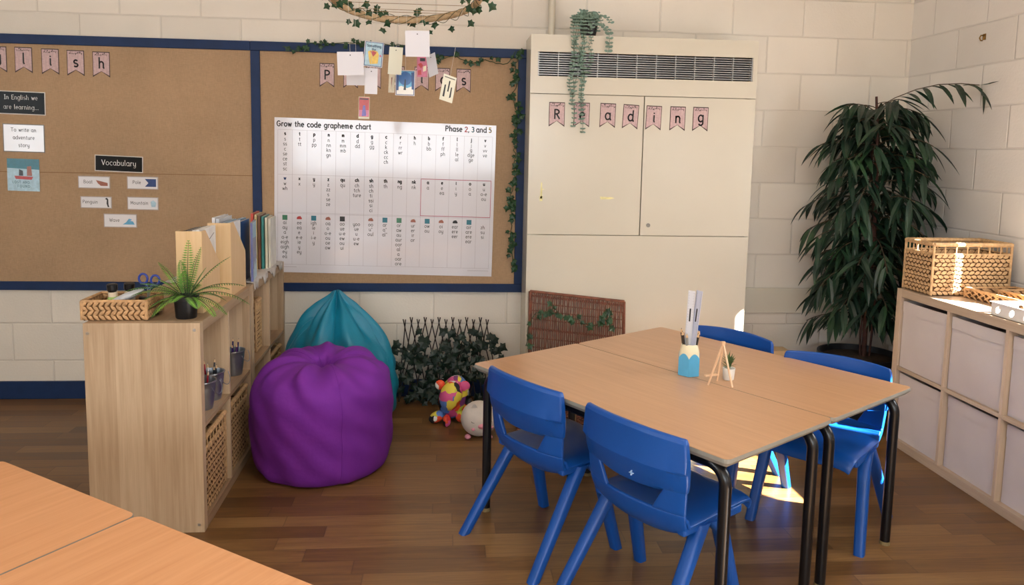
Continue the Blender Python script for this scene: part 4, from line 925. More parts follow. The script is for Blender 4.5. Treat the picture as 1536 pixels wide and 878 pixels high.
# ================================================================ TABLES
m_beech = wood('beech_laminate', '#cb9f78', '#b78a64', 'Y', .30, .8, spec=.5)
m_beech_lit = wood('beech_laminate_lit', '#e2a878', '#cf9160', 'Y', .34, .8)  # same beech laminate, its stronger light mixed into the colour
m_edge = P('grey_table_edge', '#8f8d84', .5, .08, 20)
m_bk = P('black_powder_coat', '#0b0c10', .28, .2)
TZ = .585
def table(lab, cx, cy, rz, grp, w_=.547, l_=1.14, mt=None):
    t = thing('classroom_table', lab, 'table', (cx, cy, 0), rz, grp); x, y = w_ / 2, l_ / 2
    def rr(x, y, r=.018):
        o = []
        for sx, sy, a0 in ((1, 1, 0), (-1, 1, 90), (-1, -1, 180), (1, -1, 270)):
            for k in range(5):
                a = math.radians(a0 + 22.5 * k); o.append((sx * (x - r) + r * math.cos(a), sy * (y - r) + r * math.sin(a)))
        return o
    obj('table_top', MB().prism(rr(x - .0015, y - .0015), (0, 0, TZ - .003), (1, 0, 0), (0, 1, 0), (0, 0, .003)), mt or m_beech, t)
    mb = MB(); a = rr(x - .0005, y - .0005); b = rr(x, y); c = rr(x - .013, y - .013, .01); n = len(a)
    for p, z in ((a, TZ - .001), (b, TZ - .006), (b, TZ - .012), (c, TZ - .026)): mb.v += [(q[0], q[1], z) for q in p]
    for k in range(3):
        for i in range(n): mb.f.append((k * n + i, k * n + (i + 1) % n, (k + 1) * n + (i + 1) % n, (k + 1) * n + i)); mb.m.append(0)
    mb.f += [tuple(range(n)), tuple(range(3 * n, 4 * n))]; mb.m += [0, 0]
    obj('edge_band', mb, m_edge, t)
    ix, iy, r = x - .048, y - .035, .0172; zt = TZ - .026 - r
    for s in (-1, 1):
        mb = MB().tube([(s * ix, -iy + .06, zt), (s * ix, iy - .06, zt)], r, 14); obj('frame_rail', mb, m_bk, t, smooth=False)
        for e in (-1, 1):
            pts = [(s * ix, e * (iy - .06), zt)] + [(s * ix, e * (iy - .055 + .055 * math.sin(a)), zt - .055 + .055 * math.cos(a)) for a in [PI / 2 * k / 8 for k in range(9)]] + [(s * ix, e * iy, .012)]
            lg = obj('leg', MB().tube(pts, r, 14), m_bk, t, smooth=True)
            obj('foot_cap', MB().lathe([(0, 0), (r * 1.02, 0), (r * 1.05, .004), (r * 1.05, .014), (0, .0145)], 16, (s * ix, e * iy, 0)), P('foot_cap_tan', '#8d7a52', .6), lg)
    for e in (-1, 1): obj('frame_rail', MB().tube([(-ix, e * (iy - .07), zt), (ix, e * (iy - .07), zt)], .012, 10), m_bk, t, smooth=True)
    return t
c_, s_ = math.cos(math.radians(34.3)), math.sin(math.radians(34.3))
TC = Vector((.8746, 2.6475))
table('beech topped classroom table with two blue chairs tucked in at its near side', TC.x - c_ * .275, TC.y - s_ * .275, math.radians(34.3), 'middle pair of tables')
table('beech topped classroom table on the far side of the middle pair, toward the cube storage', TC.x + c_ * .275, TC.y + s_ * .275, math.radians(34.3), 'middle pair of tables')
table('beech classroom table in the bottom left corner, the one further from the chairs', -1.212, 1.309, math.radians(-34.3), 'bottom left pair of tables', mt=m_beech_lit)
table('beech classroom table at the bottom left, on the side toward the blue chairs', -.757, .999, math.radians(-34.3), 'bottom left pair of tables', mt=m_beech_lit)

# ================================================================ CHAIRS
m_blue = P('blue_plastic', '#0a4c9e', .36, .06, 9, .12, 500, spec=.5)
def chair_proto(lab):
    t = thing('school_chair', lab, 'chair', (0, 0, 0), 0, 'blue plastic school chairs')
    # seat
    NU, NV = 20, 22; mb = MB()
    prof = crom([(.192, .318), (.190, .336), (.172, .350), (.12, .352), (.03, .347), (-.06, .343), (-.115, .345), (-.140, .353), (-.150, .364)], 3); K = len(prof)
    for k, (y, z) in enumerate(prof):
        hw = .178 if y > -.05 else .178 + .006 * min(1, (-.05 - y) / .1)
        if k < 6: hw -= .012 * (1 - k / 6)
        for i in range(NU + 1):
            u = -1 + 2 * i / NU; e = abs(u) ** 6
            mb.v.append((hw * u, y + (.018 * u * u if y < -.1 else 0) * min(1, (-.1 - y) / .05 if y < -.1 else 0), z + .010 * u * u - .02 * e * (1 if y > -.12 else 0)))
    for k in range(K - 1):
        for i in range(NU):
            a = k * (NU + 1) + i; mb.f.append((a, a + 1, a + NU + 2, a + NU + 1)); mb.m.append(0)
    o = obj('seat', mb, m_blue, t, smooth=True); s = o.modifiers.new('s', 'SOLIDIFY'); s.thickness = .012; s.offset = -1
    b = o.modifiers.new('b', 'BEVEL'); b.width = .004; b.segments = 2; b.limit_method = 'ANGLE'
    # backrest: rear shell under the slot, two uprights, broad faceted panel
    def interp(z, T):
        for (z0, a), (z1, b) in zip(T, T[1:]):
            if z <= z1: return a + (b - a) * max(0, z - z0) / (z1 - z0)
        return T[-1][1]
    YT = [(.295, -.108), (.31, -.128), (.33, -.146), (.355, -.158), (.385, -.166), (.44, -.170), (.62, -.184)]
    WT = [(.295, .150), (.315, .168), (.34, .180), (.37, .186), (.44, .192), (.62, .2)]
    def bp(u, z, hw): return (hw * u, interp(z, YT) + .034 * abs(u) ** 2.2, z)
    mb = MB(); NR = 9
    for j in range(NR):
        for i in range(25):
            u = -1 + i / 12; zb = .298 + .030 * abs(u) ** 3; z = zb + (.388 - zb) * j / (NR - 1); mb.v.append(bp(u, z, interp(z, WT)))
    for j in range(NR - 1):
        for i in range(24): a = j * 25 + i; mb.f.append((a, a + 1, a + 26, a + 25)); mb.m.append(0)
    for sgn in (-1, 1):
        n0 = len(mb.v); zs = (.384, .396, .41, .425, .44, .458, .48)
        for z in zs:
            w_ = interp(z, WT); inn = (.088 + (z - .384) * .55) / w_
            for k in range(5): mb.v.append(bp(sgn * (inn + (1 - inn) * k / 4), z, w_))
        for j in range(len(zs) - 1):
            for k in range(4): a = n0 + j * 5 + k; mb.f.append((a, a + 1, a + 6, a + 5)); mb.m.append(0)
    o = obj('backrest', mb, m_blue, t, smooth=True); s = o.modifiers.new('s', 'SOLIDIFY'); s.thickness = .013; s.offset = 0
    b = o.modifiers.new('b', 'BEVEL'); b.width = .004; b.segments = 2; b.limit_method = 'ANGLE'
    pn = MB(); Z = [(.441, .130, .001), (.456, .196, .004), (.480, .201, .012), (.512, .203, .021), (.518, .2035, .0215), (.56, .202, .013), (.600, .198, .009), (.613, .192, .003)]
    for sd in (0, 1):
        for z, hw, th in Z:
            for i in range(25):
                u = -1 + i / 12; p = bp(u, z, hw); zz = z + .008 * (1 - u * u) * (z > .55)
                e = max(0, abs(u) - .70) / .30
                th2 = th * (1 - .75 * e) if z < .515 else th * (1 - .25 * e)
                pn.v.append((p[0], p[1] + (.006 if sd == 0 else -.006 - th2), zz))
    n = len(Z) * 25
    for sd in (0, 1):
        for j in range(len(Z) - 1):
            for i in range(24):
                a = sd * n + j * 25 + i; pn.f.append((a, a + 1, a + 26, a + 25)); pn.m.append(0)
    for j in range(len(Z) - 1):
        for i in (0, 24): a = j * 25 + i; pn.f.append((a, a + 25, a + 25 + n, a + n)); pn.m.append(0)
    for j in (0, len(Z) - 1):
        for i in range(24): a = j * 25 + i; pn.f.append((a, a + 1, a + 1 + n, a + n)); pn.m.append(0)
    q = obj('backrest_panel', pn, m_blue, o, bev=.004, seg=2)
    q.data.polygons.foreach_set('use_smooth', [True] * len(q.data.polygons)); q.data.set_sharp_from_angle(angle=math.radians(11))
    # legs, tapered rounded channels splaying out from under the seat sides
    for sx in (-1, 1):
        for nm, top, mid, ft in (('rear', (sx * .168, -.035, .335), (sx * .175, -.075, .28), (sx * .1975, -.258, 0)), ('front', (sx * .170, .0, .335), (sx * .176, .045, .29), (sx * .198, .122, 0))):
            a, m_, f_ = Vector(top), Vector(mid), Vector(ft); pts = []
            for k in range(9):
                q_ = k / 8; pts.append(a.lerp(m_, min(1, q_ * 4)) if q_ < .25 else m_.lerp(f_, (q_ - .25) / .75))
            mb = MB(); K = len(pts)
            for k, p in enumerate(pts):
                w1, w2 = .0215 - .004 * k / K, .025 - .007 * k / K
                for j in range(12):
                    an = 2 * PI * j / 12 + PI / 12; cx = math.copysign(abs(math.cos(an)) ** .55, math.cos(an)) * w1; cy = math.copysign(abs(math.sin(an)) ** .55, math.sin(an)) * w2
                    mb.v.append((p.x + cx, p.y + cy, max(0, p.z)))
            for k in range(K - 1):
                for j in range(12): mb.f.append((k * 12 + j, k * 12 + (j + 1) % 12, (k + 1) * 12 + (j + 1) % 12, (k + 1) * 12 + j)); mb.m.append(0)
            mb.f += [tuple(range(12)), tuple((K - 1) * 12 + j for j in range(12))]; mb.m += [0, 0]
            obj('leg', mb, m_blue, t, smooth=True)
    # side web under the seat that carries the legs
    for sx in (-1, 1): obj('side_rail', MB().box((sx * .164, .01, .330), (.030, .27, .030)), m_blue, t, bev=.008, seg=3)
    return t
c1 = chair_proto('blue plastic chair on the left of the two seen from behind, beside the table end')
spots = [(.396, 2.606, -57, None), (.677, 2.189, -57, 'blue plastic chair on the right of the two seen from behind, nearest the camera'),
         (1.135, 3.10, 126, 'blue plastic chair at the far side of the table, mostly hidden behind the pencil pot'),
         (1.400, 2.645, 135.4, 'blue plastic chair facing the camera between the table and the cube storage unit')]
for i, (x, y, a, lab) in enumerate(spots):
    o = c1 if i == 0 else copy_tree(c1)
    o.location = (x, y, 0); o.rotation_euler = (0, 0, math.radians(a))
    if lab: o['label'] = lab
    if i == 1:
        sh = [c for c in o.children if c.name.startswith('backrest')][0]; pp = [c for c in sh.children][0]
        mk = obj('moulded_cross_mark', MB().box((.035, -.1935, .474), (.015, .006, .0018)).box((.035, -.1935, .474), (.0018, .006, .015)), P('pale_blue_mark', '#9fc0e6', .5), sh)

# ================================================================ THINGS ON THE TABLE
t = thing('pencil_pot', 'blue and cream pot shaped like a sharpened pencil on the middle tables', 'pot', (.890, 2.655, TZ + .0002), .2)
pb = MB(); R6 = .043
def hexp(r, k, n=48):   # hexagonal radius
    a = 2 * PI * k / n; return r * math.cos(PI / 6) / math.cos(((a) % (PI / 3)) - PI / 6)
N = 48
def ring(mb, r, z, arch=0, hx=1.0):
    for k in range(N):
        a = 2 * PI * k / N; rr = hexp(r, k) * hx + r * .93 * (1 - hx); f = abs(((a % (PI / 3)) - PI / 6) / (PI / 6)); mb.v.append((rr * math.cos(a), rr * math.sin(a), z + arch * (1 - f ** 2.2)))
def rings(mb, n0, cnt):
    for i in range(cnt - 1):
        for k in range(N): mb.f.append((n0 + i * N + k, n0 + i * N + (k + 1) % N, n0 + (i + 1) * N + (k + 1) % N, n0 + (i + 1) * N + k)); mb.m.append(0)
ring(pb, R6 - .002, 0); ring(pb, R6, .002); ring(pb, R6, .03); ring(pb, R6, .055); ring(pb, R6 - .0005, .066, .018); ring(pb, R6 - .003, .064, .018); rings(pb, 0, 6); pb.f.append(tuple(range(N))); pb.m.append(0)
obj('pot_body', pb, P('sky_blue_ceramic', '#58acd6', .3, .08), t, smooth=False)
pb = MB(); ring(pb, R6 - .001, .062, .0); ring(pb, R6 - .0018, .068, .012, .8); ring(pb, R6 - .004, .085, .005, .5); ring(pb, R6 - .011, .112, 0, .1); ring(pb, R6 - .014, .115, 0, 0); ring(pb, R6 - .016, .112, 0, 0); ring(pb, R6 - .012, .08, 0, 0); ring(pb, R6 - .012, .01, 0, 0); rings(pb, 0, 8); pb.f.append(tuple(7 * N + k for k in range(N))); pb.m.append(0)
obj('pot_shoulder', pb, P('cream_ceramic', '#e8dab8', .4, .05), t, smooth=True)
def ruler(lab, base, d, L, w_, m):
    t = thing('ruler', lab, 'ruler', base, 0, 'rulers in the pencil pot'); t.rotation_euler = Vector(d).to_track_quat('Z', 'Y').to_euler()
    t.rotation_euler.rotate_axis('Z', .15)
    obj('blade', MB().bx(-w_ / 2, w_ / 2, -.001, .001, 0, L), m, t)
    mb = MB()
    for i in range(int(L / .005)): 
        z = .01 + i * .005
        if z < L - .005:
            ln = .006 if i % 2 == 0 else .0035
            mb.bx(-w_ / 2, -w_ / 2 + ln, -.0013, -.001, z, z + .0006); mb.bx(w_ / 2 - ln, w_ / 2, -.0013, -.001, z, z + .0006)
    text(mb, 'Ruler', (.004, -.0013, L * .62), (0, 0, 1), (-1, 0, 0), .006, .0014) if False else None
    mb.bx(-.003, .003, -.0013, -.001, L * .62, L * .78)
    mb.v += [(v[0], -v[1], v[2]) for v in mb.v]; k_ = len(mb.v) // 2; mb.f += [tuple(i + k_ for i in f) for f in mb.f]; mb.m += mb.m
    obj('markings', mb, m_ink, t)
m_rul = P('white_plastic_ruler', '#c9cde0', .2, .03)
ruler('white plastic ruler with black markings standing in the pencil pot', (.888, 2.645, TZ + .012), (.10, .03, 1), .302, .03, m_rul)
ruler('second plain pale ruler behind the marked ruler in the pencil pot', (.880, 2.658, TZ + .012), (.045, .03, 1), .298, .028, P('pale_ruler', '#dcdde4', .2, .03))
rp = random.Random(8)
for i, (a, ln, c, nm) in enumerate(((2.6, .16, '#191919', 'black'), (3.3, .155, '#2a2622', 'dark grey'), (4.0, .15, '#8c8c88', 'silver grey'), (5.6, .15, '#22201e', 'charcoal'), (.2, .155, '#a8a49a', 'pale grey'), (-.5, .16, '#5a4a3c', 'brown'))):
    dx, dy = math.cos(a), math.sin(a)
    pencil(nm + ' pencil standing in the blue pencil pot', (.890 + dx * .008, 2.655 + dy * .008, TZ + .012), (dx * .16, dy * .16, 1), ln, c, 'pencils in the blue pencil pot', .0052)
t = thing('miniature_easel', 'miniature pale wooden easel standing beside the pencil pot', 'easel', (.955, 2.525, TZ))
m_pale = wood('pale_pine', '#ecc8a4', '#dfb48c', 'Z', .5)
ap = Vector((.016, .012, .148))
for nm, p in (('leg', (-.038, -.005, 0)), ('leg', (.040, -.030, 0)), ('leg', (.012, .045, 0))):
    p = Vector(p); mb = MB(); d = (ap - p); M = d.to_track_quat('Z', 'Y').to_matrix()
    mb.box(p + d * .5 + Vector((0, 0, 0)), (.0062, .0042, d.length), rot=M); 
    mb.v = [(v[0], v[1], max(v[2], 0)) for v in mb.v]; obj(nm, mb, m_pale, t)
obj('ledge', MB().box((-.020, .018, .030), (.052, .012, .005), rz=.3), m_pale, t); obj('top_cap', MB().box((.016, .012, .147), (.012, .009, .012)), m_pale, t)
t = thing('miniature_potted_plant', 'tiny white pot with a spiky green plant behind the miniature easel', 'plant', (1.015, 2.585, TZ))
obj('pot', MB().lathe([(0, 0), (.016, 0), (.019, .003), (.022, .038), (.0225, .044), (.0205, .044), (.02, .036), (0, .035)], 24), m_white, t, smooth=True)
mb = MB(); rn = random.Random(5)
for i in range(60):
    a = rn.uniform(0, 2 * PI); el = rn.uniform(.3, 1.4); lance(mb, (rn.uniform(-.008, .008), rn.uniform(-.008, .008), .036 + rn.uniform(0, .03)), (math.cos(a) * math.cos(el), math.sin(a) * math.cos(el), math.sin(el)), (0, 0, 1), rn.uniform(.025, .045), .005, .1, k=3)
obj('leaves', mb, P('succulent_green', '#4f6b3c', .5, .35, 60), t)

# ================================================================ RIGHT CUBE STORAGE
m_oakr = wood('grey_oak_upright', '#cdb69f', '#b59d82', 'Z', .42, .8)
m_oakr2 = wood('grey_oak_along', '#c2ac94', '#a89077', 'Y', .40, .8)
kr = kallax('cube_storage_unit', 'pale oak cube storage unit filled with fabric boxes along the right wall', 4, 1.47, .77, .39, None, 'storage unit', (2.183, 3.468, 0), PI, m_oakr, m_oakr2)
m_fab = P('greige_fabric', '#cfc5bf', .85, .04, 6, .25, 600, spec=.2)
pitch = (1.47 - .076 - .048) / 4
bx0 = None
labs = {(0, 1): 'greige fabric storage box in the upper row, furthest from the camera beside the plant', (1, 1): 'greige fabric storage box in the upper row, second from the plant',
        (2, 1): 'greige fabric storage box in the upper row cut off by the right edge of view', (0, 0): 'greige fabric storage box in the lower row, furthest from the camera beside the plant',
        (1, 0): 'greige fabric storage box in the lower row, second from the plant', (2, 0): 'greige fabric storage box in the lower row at the right edge of view'}
for (i, r), lab in labs.items():
    if bx0 is None:
        t = thing('fabric_storage_box', lab, 'storage box', (0, 0, 0), PI, 'fabric boxes in the cube storage'); a, d, h = .326, .355, .320; rn = random.Random(2)
        mb = MB(); n = 14; tk = .004
        mb.bx(-d, -d + tk, -a / 2, a / 2, 0, h); mb.bx(-d, 0, -a / 2, -a / 2 + tk, 0, h); mb.bx(-d, 0, a / 2 - tk, a / 2, 0, h); mb.bx(-d, 0, -a / 2, a / 2, 0, tk)
        obj('box_body', mb, m_fab, t)
        mb = MB()
        for sd in (0, 1):
            for j in range(n + 1):
                for k in range(n + 1):
                    u, v = k / n, j / n; zz = h * v - .002 * math.sin(PI * u) * v ** 3
                    mb.v.append(((.006 * math.sin(PI * u) * math.sin(PI * v) ** .7 - .003 * v ** 4) - tk * sd, -a / 2 + a * u, zz))
        m2 = (n + 1) ** 2
        for sd in (0, 1):
            for j in range(n):
                for k in range(n): q = sd * m2 + j * (n + 1) + k; mb.f.append((q, q + 1, q + n + 2, q + n + 1)); mb.m.append(0)
        for k in range(n): q = n * (n + 1) + k; mb.f.append((q, q + 1, q + 1 + m2, q + m2)); mb.m.append(0)
        fp = obj('front_panel', mb, m_fab, t, smooth=True)
        mb = MB()
        for j in range(3):
            for k in range(n + 1):
                u = k / n; v = [.84, .92, 1.0][j]; mb.v.append((.006 * math.sin(PI * u) * math.sin(PI * v) ** .7 + .0022 + .001 * math.sin(u * 17 + j), -a / 2 + .001 + (a - .002) * u, h * v - .002 * math.sin(PI * u) * v ** 3 + (.002 * math.sin(u * 9) if j == 0 else 0)))
        for j in range(2):
            for k in range(n): q = j * (n + 1) + k; mb.f.append((q, q + 1, q + n + 2, q + n + 1)); mb.m.append(0)
        b = obj('folded_top_band', mb, m_fab, t, smooth=True)
        bx0 = t; o = t
    else: o = copy_tree(bx0)
    yc = 3.468 - (.038 + i * (pitch + .016) + pitch / 2)
    o.location = (2.183 + (.012, .016, .02)[i] + (.008 if r == 0 else 0), yc, (.0385, .3935)[r]); o.rotation_euler = (0, 0, PI + (.0, .012, -.01)[i] * (1 if r else -1) * .8); o['label'] = lab
basket('wicker_basket', 'large open weave wicker basket with handle gaps on the far end of the cube storage', .375, .212, .248, (2.395, 3.357, .7705), 0, .026, .0195, m1=m_wick2)
basket('seagrass_tray', 'shallow seagrass tray on the cube storage next to the large wicker basket', .25, .36, .05, (2.485, 3.045, .7705), .06, .04, .015, gap=False, cat='tray', rim_r=.007, tilt=.5)
basket('seagrass_tray', 'smaller seagrass tray nested inside the shallow tray on the cube storage', .16, .22, .052, (2.50, 2.985, .7795), .06, .035, .014, gap=False, cat='tray', rim_r=.006, tilt=.5)
t = thing('plastic_tray', 'white plastic tray with oval cut-outs at the front of the cube storage top', 'tray', (2.283, 2.70, .7705), .0)
m_wp = P('white_plastic', '#e8e2da', .3, .03, spec=.5); mb = MB(); x, y, h = .085, .15, .052
def slot_wall(mb, O, ax, L, nrm):
    O = Vector(O); ax = Vector(ax); n = 4 if L > .2 else 2; w_ = L / n; up = Vector((0, 0, 1)); nr = Vector(nrm) * .002
    for i in range(n):
        cx = (i + .5) * w_; N2 = 16; out = []; inn = []
        for k in range(N2):
            a = 2 * PI * k / N2; ca, sa = math.cos(a), math.sin(a); m_ = max(abs(ca), abs(sa))
            out.append(O + ax * (cx + ca / m_ * w_ / 2) + up * (h / 2 + sa / m_ * h / 2)); inn.append(O + ax * (cx + ca * .012 + sa * .003) + up * (h / 2 + sa * .014))
        v = out + inn + [p + nr for p in out] + [p + nr for p in inn]; n0 = 0; fs = []
        for k in range(N2):
            k2 = (k + 1) % N2; fs += [(k, k2, N2 + k2, N2 + k), (2 * N2 + k, 2 * N2 + k2, 3 * N2 + k2, 3 * N2 + k), (N2 + k, N2 + k2, 3 * N2 + k2, 3 * N2 + k)]
        mb.add(v, fs)
slot_wall(mb, (-x, y, 0), (0, -1, 0), 2 * y, (1, 0, 0)); slot_wall(mb, (x, -y, 0), (0, 1, 0), 2 * y, (-1, 0, 0)); slot_wall(mb, (-x, -y, 0), (1, 0, 0), 2 * x, (0, 1, 0)); slot_wall(mb, (x, y, 0), (-1, 0, 0), 2 * x, (0, -1, 0)); mb.bx(-x, x, -y, y, 0, .002)
obj('tray_body', mb, m_wp, t)
mb = MB(); mb.bx(-x - .006, -x + .002, -y - .006, y + .006, h, h + .003); mb.bx(x - .002, x + .006, -y - .006, y + .006, h, h + .003); mb.bx(-x, x, -y - .006, -y + .002, h, h + .003); mb.bx(-x, x, y - .002, y + .006, h, h + .003)
obj('rim', mb, m_wp, t)

# ================================================================ TALL PLANT
t = thing('tall_potted_plant', 'tall artificial plant with long drooping dark green leaves in the room corner', 'plant', (2.25, 3.885, 0))
obj('pot', MB().lathe([(0, 0), (.15, 0), (.16, .01), (.205, .30), (.212, .305), (.212, .335), (.20, .337), (.195, .30), (0, .30)], 36), P('dark_pot', '#1b1c20', .45, .2), t, smooth=True)
obj('moss', MB().lathe([(0, .318), (.1, .315), (.196, .304)], 30), P('brown_moss', '#4a3826', .95, .45, 60, .8, 90), t)
mb = MB(); tr = [(.03, 0, .30), (.035, .01, .6), (.04, 0, .9), (.03, -.01, 1.2), (.02, 0, 1.5), (.0, .0, 1.72)]
tp = crom([tuple(p) for p in tr], 4); mb.tube(tp, [.014 - .008 * i / len(tp) for i in range(len(tp))], 8)
for off in ((-.02, .02), (.03, -.03)):
    mb.tube([(p[0] + off[0] * (1 - i / 20), p[1] + off[1] * math.sin(i * .3), p[2] * .82 + .06) for i, p in enumerate(tp)], .006, 6)
obj('trunk', mb, P('red_brown_trunk', '#4c2c22', .8, .35, 40), t, smooth=True)
rn = random.Random(21); lf = MB(); br = MB(); lt = Vector(t.location)
def trunk(z):
    for a, b in zip(tp, tp[1:]):
        if z <= b[2]: k = (z - a[2]) / (b[2] - a[2]); return Vector(a).lerp(Vector(b), k)
    return Vector(tp[-1])
NBR = 98
for i in range(NBR):
    z = .50 + 1.18 * (i / (NBR - 1)) ** .92; az = i * 2.39996 + rn.uniform(-.3, .3); L = (.34 if .75 < z < 1.3 else .29 if z < 1.5 else .24) * rn.uniform(.75, 1.15)
    d = Vector((math.cos(az), math.sin(az) * .85, rn.uniform(.25, .75) if z > 1.3 else rn.uniform(.0, .6))).normalized(); p = trunk(z); pts = [p.copy()]
    for k in range(8): p = p + d * (L / 8); d = (d + Vector((0, 0, -.13))).normalized(); pts.append(p.copy())
    if i == NBR - 2:
        pts = [trunk(1.66) + Vector(q) for q in ((0, 0, 0), (.06, -.06, .05), (.13, -.13, .09), (.20, -.2, .11), (.27, -.27, .11), (.33, -.32, .10))]
    br.tube(pts, .0024, 5)
    nl = 11
    for k in range(nl):
        q = 1 + (len(pts) - 2) * (k + .5) / nl; j = int(q); b = pts[j].lerp(pts[min(j + 1, len(pts) - 1)], q - j); dr = (pts[min(j + 1, len(pts) - 1)] - pts[j - 1]).normalized()
        sd = dr.cross(Vector((0, 0, 1))).normalized() * (1 if k % 2 else -1)
        dd = dr * rn.uniform(.3, .9) + sd * rn.uniform(.25, .8) + Vector((0, 0, rn.uniform(-.9, -.1)))
        lance(lf, b, dd, (rn.uniform(-.3, .3), rn.uniform(-.3, .3), 1), rn.uniform(.14, .21), rn.uniform(.024, .036), rn.uniform(.5, 1.1))
if True:
    tip = trunk(1.66) + Vector((.33, -.32, .10)); lance(lf, tip, (.8, -.5, .1), (0, 0, 1), .17, .024, .1); lance(lf, tip - Vector((.05, -.05, 0)), (.5, .2, .1), (0, 0, 1), .10, .02, .2)
def clampw(v): return (min(v[0], XR - .012 - lt.x), min(v[1], YB - .012 - lt.y), v[2])
lf.v = [clampw(v) for v in lf.v]; br.v = [clampw(v) for v in br.v]
mL = NT('plant_leaf'); cL = mL.ramp(mL.noise(mL.coord(), 7, 2), [(.32, lin('#12241a')), (.55, lin('#1c3424')), (.75, lin('#31502f'))]); m_leaf = mL.fin(cL, .38, spec=.5)
obj('leaves', lf, m_leaf, t, smooth=False); obj('branches', br, P('branch_brown', '#4a3a28', .7), t)
tag(obj('wooden_box', MB().bx(1.80, 1.93, 4.02, 4.12, .0, .31), m_bir, bev=.003), 'small wooden box on the floor by the wall, just visible between the chair backs', 'box')

# ================================================================ TRAILING PLANT ON CABINET
t = thing('trailing_plant', 'grey green trailing eucalyptus plant in a dark pot on top of the heater cabinet', 'plant', (.735, 4.07, 2.0005))
obj('pot', MB().lathe([(0, 0), (.038, 0), (.05, .075), (.052, .08), (.046, .08), (0, .07)], 24), m_blk, t, smooth=True)
st = MB(); lf = MB(); rn = random.Random(6)
def strand(pts, sz):
    pts = crom([tuple(p) for p in pts], 6); st.tube(pts, .0011, 5); acc = 0
    for a, b in zip(pts, pts[1:]):
        a, b = Vector(a), Vector(b); acc += (b - a).length
        if acc > .017:
            acc = 0; d = (b - a).normalized(); an = rn.uniform(-.6, .6)
            for s in (-1, 1):
                sd = Vector((math.cos(an) * s, math.sin(an) * s * .8 - .1, .25)).normalized(); c = b + sd * sz * .9; nn = (sd.cross(Vector((0, 1, 0)))).normalized() if False else Vector((rn.uniform(-.4, .4), -1, rn.uniform(0, .8))).normalized()
                e1 = (sd - nn * sd.dot(nn)).normalized(); e2 = nn.cross(e1); ss = sz * rn.uniform(.75, 1.15)
                lf.add([c + e1 * math.cos(q) * ss + e2 * math.sin(q) * ss * .62 for q in [k * PI / 4 for k in range(8)]], [tuple(range(8))])
for x0_, zend, y_ in ((-.100, -.36, -.115), (-.085, -.47, -.118), (-.075, -.30, -.12), (-.050, -.45, -.118), (-.042, -.50, -.117), (-.012, -.20, -.117), (-.05, -.25, -.13)):
    n = 7; lo = [(x0_ * 1.0 + rn.uniform(-.012, .012), y_, .0 + (zend) * (k / n)) for k in range(1, n + 1)]
    strand([(x0_ * .2, -.01, .07), (x0_ * .6, -.05, .11), (x0_ * .9, -.095, .07), (x0_, y_, .01)] + lo, .0085)
strand([(.01, 0, .07), (.05, -.03, .11), (.085, -.06, .10), (.10, -.09, .07)], .010); strand([(.01, -.02, .07), (.05, -.06, .06), (.085, -.11, .02), (.09, -.12, -.05), (.083, -.12, -.09)], .0125)
for i in range(17):
    a = rn.uniform(0, 2 * PI); strand([(0, 0, .07), (.03 * math.cos(a), .02 * math.sin(a) - .01, .10 + rn.uniform(0, .03)), (.06 * math.cos(a) - .02, .03 * math.sin(a) - .03, .08 + rn.uniform(-.01, .05)), (.08 * math.cos(a) - .02, .035 * math.sin(a) - .05, .06 + rn.uniform(-.04, .05))], .0095)
obj('stems', st, m_stem, t); obj('leaves', lf, P('eucalyptus', '#738c7d', .6, .3, 30), t)

# ================================================================ HANGING HOOP
HC = Vector((-.172, 3.00, 1.975)); HR = .285; TL = -.15
def tilt_(m_):
    m_.v = [(v[0], v[1], v[2] + TL * v[1]) for v in m_.v]; return m_
t = thing('hanging_hoop', 'jute wrapped hoop with ivy hanging from the ceiling', 'hoop', HC)
mb = MB(); n = 144
for_r = [(.0135 if i % 3 else .0122) for i in range(n + 1)]
mb.tube([(HR * math.cos(2 * PI * i / n), HR * math.sin(2 * PI * i / n), .006 * math.sin(4 * PI * i / n)) for i in range(n + 1)], for_r, 10, cap=False)
obj('ring', tilt_(mb), P('jute_wrap', '#c2a680', .9, .25, 40, .5, 150), t, smooth=True)
mb = MB(); tw = P('jute_twine', '#8a7050', .9)
CP = [(-.361, 2.85), (-.357, 3.0), (-.296, 3.1), (-.204, 3.0), (-.116, 2.8), (-.289, 2.9), (-.180, 3.2), (-.112, 3.2), (-.072, 2.95), (.004, 2.9), (-.349, 3.17), (-.238, 3.25)]
for yy in sorted(set(p[1] for p in CP)):
    h_ = math.sqrt(HR * HR - (yy - HC.y) ** 2); mb.tube([(-h_, yy - HC.y, .003), (h_, yy - HC.y, .003)], .0011, 5)
obj('crossing_twine', tilt_(mb), tw, t)
mb = MB()
for a in (.5, 2.6, 4.7): mb.tube([(HR * math.cos(a), HR * math.sin(a), .01 + TL * HR * math.sin(a)), (0, 0, .55)], .0012, 5)
mb.tube([(0, 0, .55), (0, 0, ZC - HC.z)], .0012, 5)
obj('suspension_cord', mb, tw, t)
iv = MB(); vn = MB(); rn = random.Random(17)
for k in range(3):
    vn.tube([((HR + .018 * math.cos(9 * a + k * 2)) * math.cos(a), (HR + .018 * math.cos(9 * a + k * 2)) * math.sin(a), .018 * math.sin(9 * a + k * 2)) for a in [2 * PI * i / 150 for i in range(151)]], .0012, 5)
for i in range(74):
    a = rn.uniform(0, 2 * PI); r = HR + rn.gauss(.0, .028); z = rn.uniform(-.055, .035)
    ivy_leaf(iv, (r * math.cos(a), r * math.sin(a), z), (rn.uniform(-.5, .5), -1, rn.uniform(-.4, .7)), (rn.uniform(-1, 1), 0, rn.uniform(-1.2, .1)), rn.uniform(.022, .034))
obj('ivy_vine', tilt_(vn), m_stem, t); obj('ivy_leaves', tilt_(iv), m_ivy, t)
